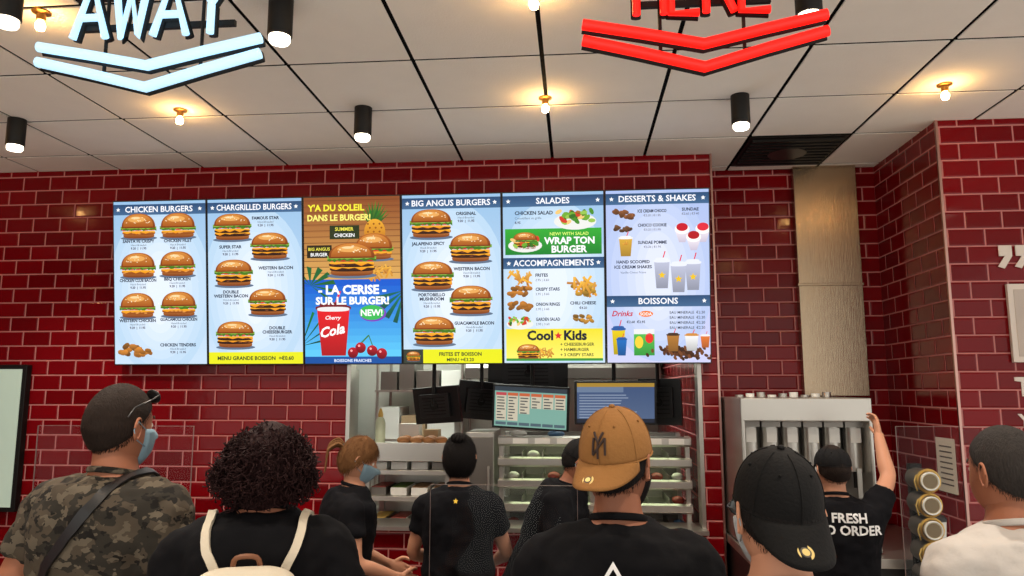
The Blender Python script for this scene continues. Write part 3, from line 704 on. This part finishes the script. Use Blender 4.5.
def strands(mb,hf,mat,n,ztop=9.,seed=1):
    rnd=random.Random(seed); vs=[];fs=[]
    for i in range(n):
        d=V((rnd.gauss(0,1),rnd.gauss(0,1),rnd.gauss(0,1))).normalized()
        if d.z>ztop: continue
        m=hf.mask(d,.34)
        if rnd.random()>m: continue
        p=head_pt(d); nn=hn(p); mh=hf.mask(d)
        fl=V((d.x*.25+rnd.gauss(0,.25),-.35+rnd.gauss(0,.25),-1+rnd.gauss(0,.25)))
        if hf.ln<.02 and d.z>.6: fl=V((rnd.gauss(0,.5),.7,rnd.gauss(0,.3)))
        t=(fl-fl.dot(nn)*nn).normalized(); sd=t.cross(nn)
        L=hf.ln*rnd.uniform(.6,1.3); b=p+nn*(hf.h*.8*mh); out=.35 if hf.ln<.02 else .10
        w=.0007 if hf.ln<.02 else .0013
        m1=b+t*L*.55+nn*L*out*.8; e=b+t*L+nn*L*out*.9
        o=len(vs); vs+=[b-sd*w,b+sd*w,m1+sd*w*.8,m1-sd*w*.8,e]; fs+=[(o,o+1,o+2,o+3),(o+3,o+2,o+4)]
    mb.add(vs,fs,mat)
def mask_fn(d,p):
    m=sm((d.y-.18)/.12)*sm((-.08-d.z+.10*abs(d.x))/.08)*sm((d.z+.97)/.1)
    nose=.012*g(p.x,.02)*g(p.z+.02,.03)
    return m*(.009+nose*0.5)-(1-m)*.014
def beard_fn(d,p):
    m=sm((d.y+.05)/.15)*sm((-.30-d.z+.25*abs(d.x))/.12)
    return m*.008-(1-m)*.012
def hair_mat(name,col): return M(name,col,.75,bump=.5,bscale=90,stretch=(3,3,.6),var=.35,vscale=60,spec=.2)
TT=[(.78,.150,.105),(.86,.172,.118),(.94,.172,.120),(1.05,.150,.108),(1.18,.160,.115),(1.30,.180,.124),(1.38,.186,.118),(1.43,.165,.100),(1.465,.115,.080),(1.495,.073,.066),(1.53,.058,.060),(1.60,.056,.060)]
def person(name,x,y,yaw,H,shirt,skin,trous,wf=1.,df=1.,lean=(0,0,0),arms=None,sleeve=.55,head_yaw=0,head_pitch=0,hair=None,hairmat=None,
           cap=None,mask=None,beard=None,fem=False,arm_r=1.,headx=0.,headz=0.,nstr=9000):
    s=H/1.75; r=root(name,(x,y,0),(0,0,R(yaw)),s)
    lx,ly,dz=lean
    def Lp(p):
        t=max(0,(p[2]-.93)/.70); return V((p[0]+lx*t,p[1]+ly*t,p[2]-dz*t*t))
    ff=.90 if fem else 1.
    def ring(z,rx,ry,off=0):
        w=wf*(ff if z>1.1 and z<1.47 else (1.03 if fem and z<1 else 1))
        if z>1.48: w=1 if not fem else .88
        return rx*w+off,ry*(df if z<1.45 else (1 if not fem else .9))+off
    if arms is None: arms=[((.27,-.04,1.14),(.27,.10,.92)),((.27,-.04,1.14),(.27,.10,.92))]
    def armpts(sd,e,w):
        sh=Lp((sd*.168*wf*ff,-.005,1.405)); inn=Lp((sd*.09*wf,0,1.41))
        e=V((sd*e[0],e[1],e[2])); w=V((sd*w[0],w[1],w[2])); 
        return inn,sh,e,w
    mb=MB(); pts=[]
    for (z,rx,ry) in TT: p=Lp((0,0 if z<1.45 else .012,z)); q=ring(z,rx,ry); pts.append(tuple(p)+q)
    pts=cr(pts,3); mb.tube(pts,[(p[3],p[4]) for p in pts],skin,24,up=(0,1,0),e=2.3)
    for k,sd in enumerate((-1,1)):
        inn,sh,e,w=armpts(sd,*arms[k]); a=arm_r*(.86 if fem else 1.)
        um=sh.lerp(e,.5); fm=e.lerp(w,.3)
        pp=[tuple(inn)+(.050*a,),tuple(sh)+(.056*a,),tuple(um)+(.050*a,),tuple(e)+(.041*a,),tuple(fm)+(.042*a,),tuple(w)+(.027*a,),tuple(w+(w-e).normalized()*.02)+(.025*a,)]
        pp=cr(pp,3); mb.tube(pp,[p[3] for p in pp],skin,14)
    legs=[]
    for sd in (-1,1):
        lp=[(sd*.085,0,.92,.085),(sd*.095,.0,.72,.080),(sd*.10,.012,.50,.056),(sd*.10,-.01,.34,.054),(sd*.10,-.02,.09,.036)]
        legs.append(lp); q=cr(lp,3); mb.tube(q,[p[3] for p in q],skin,14)
        mb.tube([(sd*.10,-.05,.05),(sd*.105,.04,.045),(sd*.112,.15,.03)],[.03,.034,.024],skin,12,up=(0,0,1))
    o=mb.obj('body',r)
    def remesh(o,v,it=5,disp=0,sc=.12):
        m=o.modifiers.new('remesh','REMESH'); m.mode='VOXEL'; m.voxel_size=v; m.use_smooth_shade=True
        q=o.modifiers.new('smooth','SMOOTH'); q.factor=.5; q.iterations=it
        if disp:
            t=bpy.data.textures.new('folds','CLOUDS'); t.noise_scale=sc; t.noise_depth=2
            d=o.modifiers.new('folds','DISPLACE'); d.texture=t; d.strength=disp; d.mid_level=.42; d.texture_coords='LOCAL'
    remesh(o,.013,4)
    for k,sd in enumerate((-1,1)):
        inn,sh,e,w=armpts(sd,*arms[k]); d=(w-e).normalized(); n=V((-sd,0,0)); n=(n-n.dot(d)*d).normalized()
        hm=MB(); hs=.9 if fem else 1.
        th=d.cross(n)*(-sd)
        if th.y<0 and abs(d.y)<.9: th=-th
        hm.tube([w-d*.03,w,w+d*.045*hs,w+d*.088*hs],[(.024,.021),(.027,.019),(.041*hs,.016),(.040*hs,.012)],skin,14,up=tuple(n))
        for i,(of,ln) in enumerate(zip((.031,.0105,-.0105,-.031),(.070,.078,.072,.056))):
            p=w+d*(.084-.003*abs(i-1.3))*hs+th*of*hs; ang=.25; P=[p-d*.02,p]
            for sg in (.45,.31,.24):
                dd=d*math.cos(ang)+n*math.sin(ang); p=p+dd*ln*sg*hs; P.append(p); ang+=.42+.05*i
            hm.tube(P,[.0095,.0095,.0088,.0078,.006],skin,8,up=tuple(n))
        b=w+d*.022+th*.026; q1=b+(d*.6+th*.8)*.035; q2=q1+(d*.85+th*.3+n*.35)*.03; q3=q2+(d*.9+n*.4)*.022
        hm.tube([b,q1,q2,q3],[.014,.012,.010,.008],skin,8,up=tuple(n))
        ho=hm.obj('hand',r); remesh(ho,.004,2)
    mb=MB(); pts=[]
    for (z,rx,ry) in TT:
        if z<.84 or z>1.50: continue
        of=.020 if z<1.4 else (.024 if z<1.48 else .010)
        if z<1.1: of+=.010
        p=Lp((0,0 if z<1.45 else .008,z+(.004 if z>1.4 else 0))); q=ring(z,rx,ry,of); pts.append(tuple(p)+q)
    pts=cr(pts,3); mb.tube(pts,[(p[3],p[4]) for p in pts],shirt,28,up=(0,1,0),e=2.3)
    for k,sd in enumerate((-1,1)):
        inn,sh,e,w=armpts(sd,*arms[k]); a=arm_r*(.88 if fem else 1.)
        pp=[tuple(inn)+(.070*a,),tuple(sh)+(.075*a,),tuple(sh.lerp(e,sleeve*.5))+(.070*a,),tuple(sh.lerp(e,sleeve))+(.068*a,)]
        pp=cr(pp,3); mb.tube(pp,[p[3] for p in pp],shirt,18)
    so=mb.obj('shirt',r); remesh(so,.011,4,.032,.09)
    mb=MB(); cp=Lp((0,.012,1.496)); nr=.066*(.9 if fem else 1.)
    mb.tube([(cp.x+nr*math.cos(a*math.pi/12),cp.y+nr*1.02*math.sin(a*math.pi/12),cp.z+.008-.016*math.sin(a*math.pi/12)) for a in range(24)],[(.006,.009)]*24,shirt,8,up=(0,0,1),closed=True)
    mb.obj('collar',r)
    mb=MB(); mb.tube([(0,0,.80),(0,0,.88),(0,0,.98)],[(.165,.125),(.188*max(1,wf),.135*df),(.172*wf+.004,.124*df)],trous,24,e=2.3)
    for lp in legs:
        q=[(p[0],p[1],p[2],p[3]+.02) for p in lp]; q[-1]=q[-1][:3]+(.058,); q=cr(q,3); mb.tube(q,[p[3] for p in q],trous,16)
    to=mb.obj('trousers',r); remesh(to,.014,4,.012,.1)
    mb=MB(); SHM=M('black_shoe_leather',(24,22,22),.4,bump=.1); SO=M('shoe_sole',(200,196,190),.6)
    for sd in (-1,1):
        mb.tube([(sd*.10,-.085,.055),(sd*.10,-.05,.06),(sd*.103,.03,.055),(sd*.11,.12,.038),(sd*.112,.175,.03)],[(.022,.035),(.042,.045),(.045,.045),(.05,.03),(.028,.02)],SHM,14,up=(0,0,1))
        mb.tube([(sd*.10,-.09,.012),(sd*.10,-.05,.012),(sd*.103,.03,.012),(sd*.11,.12,.012),(sd*.112,.185,.012)],[(.02,.012),(.042,.012),(.044,.012),(.05,.012),(.025,.012)],SO,14,up=(0,0,1),e=4)
    mb.obj('shoes',r)
    hc=Lp((headx,.02,1.632+headz)); X=Matrix.Translation(hc)@Matrix.Rotation(R(head_yaw),4,'Z')@Matrix.Rotation(R(-head_pitch),4,'X')
    if fem: X=X@Matrix.Scale(.95,4)
    mb=MB(); mb.X=X; shell(mb,None,skin)
    mb.obj('head',r,angle=80)
    hm=hairmat or hair_mat('hair_dark',(28,22,20))
    mb=MB(); mb.X=X
    for sd in (-1,1):
        rot=Matrix.Rotation(R(sd*22),3,'Z')@Matrix.Rotation(R(-12),3,'X')
        mb.ell((sd*.079,-.006,-.006),(.007,.017,.030),skin,14,10,rot)
        c0=V((sd*.086,-.010,-.002)); P=[c0+rot@V((0,.016*math.cos(a),.030*math.sin(a))) for a in [R(-70+k*28) for k in range(10)]]
        mb.tube(P,.0038,skin,6)
    mb.obj('ears',r)
    ew=M('eye_white',(235,232,225),.2); ed=M('eye_iris',(40,28,20),.2); lipm=M('lips',(160,90,80),.5)
    mb=MB(); mb.X=X
    for sd in (-1,1):
        mb.ell((sd*.031,.074,.003),(.0125,.0125,.0115),ew,14,10); mb.ell((sd*.031,.0825,.003),(.0058,.005,.0058),ed,10,8)
        mb.tube([(sd*.015,.093,.022),(sd*.032,.091,.028),(sd*.050,.078,.022)],[.002,.0032,.0015],hm,6)
    mb.tube([(-.022,.086,-.065),(-.008,.098,-.063),(.008,.098,-.063),(.022,.086,-.065)],[.002,.005,.005,.002],lipm,8)
    mb.obj('facial_features',r)
    if hair:
        mb=MB(); mb.X=X; shell(mb,hair,hm,72,54); mb.obj('hair',r,angle=180)
        if nstr:
            mb=MB(); mb.X=X; strands(mb,hair,hm,nstr,.12 if cap else 9.,int(abs(x)*100)); mb.obj('hair_strands',r,smooth=False,fix=False)
    if beard: mb=MB(); mb.X=X; shell(mb,beard_fn,hm); mb.obj('beard',r,angle=180)
    if mask:
        mb=MB(); mb.X=X; shell(mb,mask_fn,mask); 
        for sd in (-1,1):
            mb.tube([(sd*.062,.055,-.025),(sd*.078,.02,-.002),(sd*.088,-.01,.018),(sd*.090,-.026,-.005),(sd*.080,-.01,-.032),(sd*.064,.045,-.062)],.0016,mask,6)
        mb.obj('face_mask',r,angle=180)
    if cap: make_cap(r,X,**cap)
    return r,so,X,Lp
def make_cap(r,X,mat,brimmat=None,backward=False,logo=None,tilt=0,sticker=False,h=.108,size=1.,droop=.28):
    Y=X@Matrix.Translation((0,-.004,.022))@Matrix.Rotation(R(180 if backward else 0),4,'Z')@Matrix.Rotation(R(-tilt),4,'X')
    rx,ry=.089*size,.107*size
    def D(phi,t):
        k=(1-t**2.3)**(1/2.2); fr=.004*math.cos(phi)
        return V((rx*math.sin(phi)*k,(ry+fr)*math.cos(phi)*k,h*t))
    mb=MB(); mb.X=Y; n=48; T=[0,.1,.2,.3,.42,.54,.66,.76,.85,.92,.97,1.]
    vs=[D(2*math.pi*j/n,t) for t in T for j in range(n)]; fs=[(i*n+j,i*n+(j+1)%n,(i+1)*n+(j+1)%n,(i+1)*n+j) for i in range(len(T)-1) for j in range(n)]
    mb.add(vs,fs,mat)
    o=mb.obj('cap_crown',r,angle=180); sd=o.modifiers.new('s','SOLIDIFY'); sd.thickness=.003
    mb=MB(); mb.X=Y
    for k in range(6):
        ph=k*math.pi/3; mb.tube([D(ph,t)*1.006 for t in T[:-1]],.0014,mat,6)
    mb.ell((0,0,h+.002),(.008,.008,.005),mat,12,8); mb.tube([D(2*math.pi*j/36,.02)*1.01 for j in range(36)],.0022,mat,6,closed=True,up=(0,0,1))
    for k in range(6):
        ph=(k+.5)*math.pi/3; c=D(ph,.72)*1.01; mb.ell(c,(.0035,.0035,.0035),mat,8,6)
    mb.obj('cap_seams',r)
    bm=brimmat or mat; mb=MB(); mb.X=Y; A=24;Bn=7; vs=[]
    def BR(u,v):
        ph=u*R(62); i=D(ph,0.0); L=.070*(1-abs(u)**2.6)*size
        p=i+V((.12*L*math.sin(ph)*v,L*v,0)); p.z-=v*L*droop+ 3.6*(p.x**2)*v*(.4+.6*v)
        return p
    for a in range(A+1):
        for b in range(Bn+1): vs.append(BR(-1+2*a/A,b/Bn))
    fs=[(a*(Bn+1)+b,(a+1)*(Bn+1)+b,(a+1)*(Bn+1)+b+1,a*(Bn+1)+b+1) for a in range(A) for b in range(Bn)]
    mb.add(vs,fs,bm); o=mb.obj('cap_brim',r,angle=180,fix=True); sd=o.modifiers.new('s','SOLIDIFY'); sd.thickness=.004
    if sticker:
        mb=MB(); mb.X=Y; st=M('gold_sticker',(215,190,120),.3,.5); sk=M('sticker_print',(60,55,45),.5)
        c=BR(.1,.6); nx=(BR(.15,.6)-c).normalized(); ny=(BR(.1,.75)-c).normalized(); nn=nx.cross(ny).normalized()
        if nn.z<0: nn=-nn
        for rr,off,m in ((.015,.0035,st),(.010,.0042,sk),(.007,.0049,st)):
            vs=[c+nn*off+(nx*math.cos(a*math.pi/12)+ny*math.sin(a*math.pi/12))*rr for a in range(24)]; mb.add(vs,[tuple(range(24))],m)
        mb.obj('cap_sticker',r,smooth=False)
    if logo:
        mb=MB(); mb.X=Y; lm=logo
        def S(pts,w=.0030):
            mb.tube([D(p[0]/.095,.42+p[1]/h)*1.018 for p in cr([q+(0,) for q in pts],3)],w,lm,6)
        S([(-.020,-.024),(-.020,.014)]);S([(-.020,.014),(.014,-.024)]);S([(.014,-.024),(.014,.014)])
        S([(-.014,.026),(0,.004)]);S([(.016,.026),(0,.004)]);S([(0,.004),(0,-.032)])
        mb.obj('cap_logo',r)
def ray_hit(bvh,o,d):
    h=bvh.ray_cast(V(o),V(d)); return h[0],h[1]
def bvh_of(o):
    bpy.context.view_layer.update(); dg=bpy.context.evaluated_depsgraph_get(); return BVHTree.FromObject(o,dg)
def decal(r,so,vs,fs,mat,name,off=.004):
    b=bvh_of(so); out=[]
    for v in vs:
        h,_=ray_hit(b,(v[0],-1,v[1]),(0,1,0)); out.append((v[0],(h.y if h else -.12)-off,v[1]))
    mb=MB(); mb.add(out,fs,mat); return mb.obj(name,r,smooth=False,fix=False)
def strap(r,so,rays,w,th,mat,name,off=.006,k=4):
    b=bvh_of(so); P=[]
    for o,d in rays:
        h,n=ray_hit(b,o,d)
        if h: P.append(h+n*off)
    P=[V(p) for p in cr(P,k)]
    mb=MB(); vs=[];fs=[]
    for i,p in enumerate(P):
        t=(P[min(len(P)-1,i+1)]-P[max(0,i-1)]).normalized(); h=b.find_nearest(p); n=h[1] if h[0] else V((0,-1,0))
        p=(h[0]+n*off) if h[0] else p
        s_=t.cross(n).normalized()
        for a,bb in ((-1,-.5),(1,-.5),(1,.5),(-1,.5)): vs.append(p+s_*a*w/2+n*bb*th)
    for i in range(len(P)-1):
        for j in range(4): fs.append((i*4+j,i*4+(j+1)%4,(i+1)*4+(j+1)%4,(i+1)*4+j))
    fs+= [(0,1,2,3),tuple((len(P)-1)*4+q for q in (3,2,1,0))]
    mb.add(vs,fs,mat); return mb.obj(name,r,smooth=True,angle=50)
def glasses(r,X,dy,dz,rot,lens,name='glasses'):
    Y=X@Matrix.Translation((0,dy,dz))@Matrix.Rotation(R(rot),4,'X'); mb=MB(); mb.X=Y
    for sd in (-1,1):
        mb.ell((sd*.034,.098,0),(.026,.004,.019),lens,18,10)
        mb.tube([(sd*.034+.027*math.cos(a*math.pi/10),.099,.020*math.sin(a*math.pi/10)) for a in range(20)],.002,BLACKP,6,closed=True,up=(0,1,0))
        mb.tube([(sd*.061,.097,.006),(sd*.080,.06,.006),(sd*.084,-.01,.004),(sd*.080,-.035,-.016)],.0024,BLACKP,6)
    mb.tube([(-.008,.1,.004),(.008,.1,.004)],.002,BLACKP,6); mb.obj(name,r)
SK1=M('skin_tan',(160,104,78),.55,bump=.06,bscale=150,var=.06,spec=.3); SK2=M('skin_light',(190,136,108),.55,bump=.06,bscale=150,var=.06,spec=.3); SK3=M('skin_olive',(146,94,70),.55,bump=.06,bscale=150,var=.06,spec=.3)
BT=M('black_cotton',(12,12,15),.9,bump=.25,bscale=25,var=.2,spec=.12); BT2=M('black_uniform_cotton',(15,15,19),.9,bump=.25,bscale=25,var=.2,spec=.12)
WT=M('white_cotton',(180,175,170),.9,bump=.25,bscale=25,var=.04,spec=.1); JE=M('dark_denim',(40,46,62),.85,bump=.3,bscale=60,var=.15); CH=M('khaki_cotton',(120,104,80),.85,bump=.3,bscale=60)
MKB=M('surgical_mask_blue',(128,158,174),.8,bump=.3,bscale=40); MKW=M('face_mask_grey',(160,165,168),.8,bump=.3,bscale=40)
HD=hair_mat('hair_black',(16,12,12)); HB=hair_mat('hair_brown',(34,24,19)); HBL=hair_mat('hair_blond_brown',(112,76,44)); HG=hair_mat('hair_salt_dark',(46,42,40)); HR=hair_mat('hair_dark_auburn',(34,12,13))
r,so,X,Lp=person('man_in_camouflage_shirt',-1.385,2.15,-12,1.81,CAMO,SK1,JE,wf=1.12,df=1.08,head_yaw=-6,hair=hair_fn(.006,-.62,-.02,.62,.3,120,.009),hairmat=HB,mask=MKB,arm_r=1.1,nstr=14000,arms=[((.30,-.05,1.14),(.29,.10,.92)),((.30,-.04,1.14),(.28,.14,.95))])
strap(r,so,[((.02,.5,1.36),(0,-1,0)),((.07,.10,2),(0,0,-1)),((.085,0,2),(0,0,-1)),((.08,-1,1.44),(0,1,0)),((.04,-1,1.38),(0,1,0)),((-.03,-1,1.28),(0,1,0)),((-.09,-1,1.18),(0,1,0)),((-.15,-1,1.06),(0,1,0))],.030,.006,BLACKP,'crossbody_strap')
glasses(r,X,-.012,.058,18,BLACKP,'sunglasses')
# woman with curly hair and backpack
r,so,X,Lp=person('woman_with_backpack',-.80,1.87,16,1.75,BT,SK1,JE,wf=1.06,fem=True,headz=-.05,headx=.01,hair=hair_fn(.02,-.7,-.2,.5,.5,40),hairmat=HR,arm_r=1.1,nstr=0,arms=[((.27,-.03,1.13),(.25,.16,.98)),((.27,-.03,1.13),(.25,.16,.98))])
mb=MB(); rnd=random.Random(11); cc=X@V((0,-.02,.020))
mb.ell(cc,(.094,.096,.086),HR,32,24)
for i in range(2300):
    d=V((rnd.gauss(0,1),rnd.gauss(0,1),rnd.gauss(0,1))).normalized()
    if d.y>.45 and d.z<.45: continue
    if d.z<-.85: continue
    k=rnd.uniform(.84,1.12)+.20*noise.noise(d*2.1+V((3,1,2))); wd=.112*(1+.10*sm(-d.z*2)-.14*max(0,d.z))
    p=cc+V((d.x*wd*k,d.y*.106*k,d.z*.092*k+.002))
    ax=V((d.x*.5+rnd.gauss(0,.6),rnd.gauss(0,.6),rnd.gauss(0,.6)-1)).normalized(); u=ax.orthogonal().normalized(); w=ax.cross(u); rr=rnd.uniform(.004,.009); ph=rnd.random()*6
    mb.tube([p+ax*(t*.0042-.016)+(u*math.cos(ph+t*.85)+w*math.sin(ph+t*.85))*rr for t in range(10)],.0016,HR,4)
mb.obj('curly_hair',r,fix=False)
BP=M('cream_canvas',(198,188,168),.85,bump=.25,bscale=80,var=.05); BPD=M('tan_leather_patch',(120,74,46),.6,bump=.2)
for sd in (-1,1):
    strap(r,so,[((sd*.12,.5,1.25),(0,-1,0)),((sd*.12,.5,1.36),(0,-1,0)),((sd*.115,.05,2),(0,0,-1)),((sd*.112,-.01,2),(0,0,-1)),((sd*.108,-.05,2),(0,0,-1)),((sd*.10,-1,1.43),(0,1,0)),((sd*.08,-1,1.39),(0,1,0)),((sd*.06,-1,1.34),(0,1,0))],.020,.008,BP,'backpack_strap',.008)
bpr=[(0,-.215,1.04,.12,.05),(0,-.22,1.07,.14,.065),(0,-.22,1.2,.145,.075),(0,-.205,1.33,.13,.065),(0,-.19,1.385,.10,.045),(0,-.185,1.40,.06,.02)]
mb=MB(); q=cr(bpr,3); mb.tube(q,[(p[3],p[4]) for p in q],BP,28,e=3.)
mb.tube(cr([(-.03,-.19,1.395),(-.022,-.20,1.425),(.022,-.20,1.425),(.03,-.19,1.395)],4),.006,BPD,8)
mb.tube(cr([(-.12,-.27,1.32,0),(0,-.285,1.34,0),(.12,-.27,1.32,0)],4),.003,BPD,6); mb.box(-.025,.025,-.302,-.296,1.2,1.24,BPD)
mb.obj('backpack',r)
# restaurant workers
WA=[((.24,.06,1.16),(.15,.28,1.06)),((.24,.06,1.16),(.15,.28,1.06))]
r,so,X,Lp=person('restaurant_worker',-1.09,3.45,-68,1.59,BT2,SK2,BT,fem=True,lean=(0,.06,.01),arms=WA,head_pitch=18,hair=hair_fn(.012,-.6,-.05,.5,.4,40,.04),hairmat=HBL,mask=MKB)
mb=MB(); mb.X=X; rnd=random.Random(2)
for i in range(44):
    a=rnd.uniform(0,6.28);q=rnd.uniform(0,.026)
    pp=cr([(q*math.cos(a)*.5,-.095,.045+q*math.sin(a)*.5,.005),(q*math.cos(a),-.135,.060+q*math.sin(a),.005),(q*1.5*math.cos(a),-.170,.025+q*math.sin(a),.005),(q*1.6*math.cos(a),-.170,-.03+q,.004),(q*1.2*math.cos(a),-.15,-.085-q,.002)],3)
    mb.tube(pp,[p[3] for p in pp],HBL,6)
mb.ell((0,-.103,.048),(.014,.01,.014),BLACKP); mb.obj('ponytail',r)
r,so,X,Lp=person('restaurant_worker',-.545,3.48,2,1.59,BT2,SK2,BT,fem=True,wf=1.05,arms=WA,hair=hair_fn(.013,-.95,-.25,.5,.4,40,.04),hairmat=HD)
mb=MB(); mb.X=X
mb.ell((0,-.062,.112),(.038,.036,.026),HD,18,12)
for k in range(6):
    a=k*math.pi/6; mb.tube([V((0,-.062,.112))+Matrix.Rotation(a,3,'Z')@V((.036*math.cos(t*math.pi/9),.006*math.sin(t*math.pi/4.5),.025*math.sin(t*math.pi/9))) for t in range(18)],.006,HD,6,closed=True)
mb.obj('hair_bun',r)
st=[]
for i in range(10):
    a=R(90+36*i); q=.014 if i%2==0 else .006; st.append((q*math.cos(a),1.44+q*math.sin(a)))
decal(r,so,st,[tuple(range(10))],M('yellow_print',(230,190,50),.6),'star_print',.006)
r,so,X,Lp=person('restaurant_worker',-.22,3.55,-96,1.66,BT2,SK3,BT,lean=(0,.24,.09),arms=[((.25,.22,1.12),(.2,.42,.98)),((.25,.20,1.10),(.24,.32,.90))],head_pitch=22,hair=hair_fn(.007,-.45,.0,.55,.3,90),hairmat=HD,mask=MKB,cap=dict(mat=M('black_cap_cloth',(18,18,20),.85,bump=.2,bscale=100,spec=.2),h=.095))
r,so,X,Lp=person('restaurant_worker',1.19,3.64,-6,1.535,BT2,SK2,BT,arms=[((.25,.10,1.12),(.16,.30,1.10)),((.31,.16,1.58),(.315,.30,1.80))],head_yaw=12,hair=hair_fn(.008,-.55,.0,.55,.3,90),hairmat=HB,cap=dict(mat=M('black_cap_cloth'),h=.10),wf=1.08)
for t,z in (('FRESH',1.385),('TO ORDER',1.325)):
    vs,fs,w=text_geo(t,.03); decal(r,so,[((v[0]-w/2)*.064+.035,z+v[1]*.064) for v in vs],fs,M('white_print',(225,225,225),.6),'shirt_print',.005)
# man in tan cap
r,so,X,Lp=person('man_in_tan_cap',.097,1.86,-4,1.735,BT,SK3,CH,wf=.99,df=1.05,arms=[((.26,.0,1.13),(.14,.25,1.10)),((.26,.0,1.13),(.14,.25,1.10))],head_yaw=-22,hair=hair_fn(.005,-.6,.0,.6,.3,110,.008),hairmat=HD,beard=True,
    cap=dict(mat=M('tan_cap_cloth',(140,98,54),.85,bump=.2,bscale=120,var=.06,spec=.2),backward=True,logo=M('cap_logo_brown',(44,26,20),.7),sticker=True,tilt=10,h=.122,size=.97,droop=.55),arm_r=1.)
tri=[(0,.034),(.036,-.024),(-.036,-.024)]; inn=[(0,.018),(.021,-.015),(-.021,-.015)]
vs=[(-.01+a,1.40+b) for a,b in tri+inn]; decal(r,so,vs,[(0,1,4,3),(1,2,5,4),(2,0,3,5)],M('white_print'),'shirt_logo',.006)
# man in black cap (nearest)
r,so,X,Lp=person('man_in_black_cap',.392,1.52,4,1.668,BT,SK2,JE,wf=.93,head_yaw=6,hair=hair_fn(.007,-.6,.0,.6,.3,110,.008),hairmat=HD,mask=MKW,
    cap=dict(mat=M('black_cap_wool',(9,9,10),.85,bump=.2,bscale=140,spec=.25),backward=True,sticker=True,tilt=14,h=.120,size=.95,droop=.85))
glasses(r,X,.004,.004,0,M('clear_lens',(90,100,105),.05))
# man in white shirt
r,so,X,Lp=person('man_in_white_shirt',1.12,2.06,14,1.70,WT,SK1,JE,wf=1.12,head_yaw=4,hair=hair_fn(.005,-.55,.0,.62,.3,120,.009),hairmat=HG,nstr=14000)
# ------------------------------------------------------------------ world + camera
w=bpy.data.worlds.new('world'); scene.world=w; w.use_nodes=True
bg_=w.node_tree.nodes['Background']; bg_.inputs[0].default_value=(1,.95,.88,1); bg_.inputs[1].default_value=1.3
cam=bpy.data.cameras.new('camera'); cam.lens=26.0; cam.sensor_width=36; cam.clip_start=.05
co=bpy.data.objects.new('camera',cam); scene.collection.objects.link(co); co.location=(0,0,1.80); co.rotation_euler=(R(97.85),0,R(4.9)); scene.camera=co
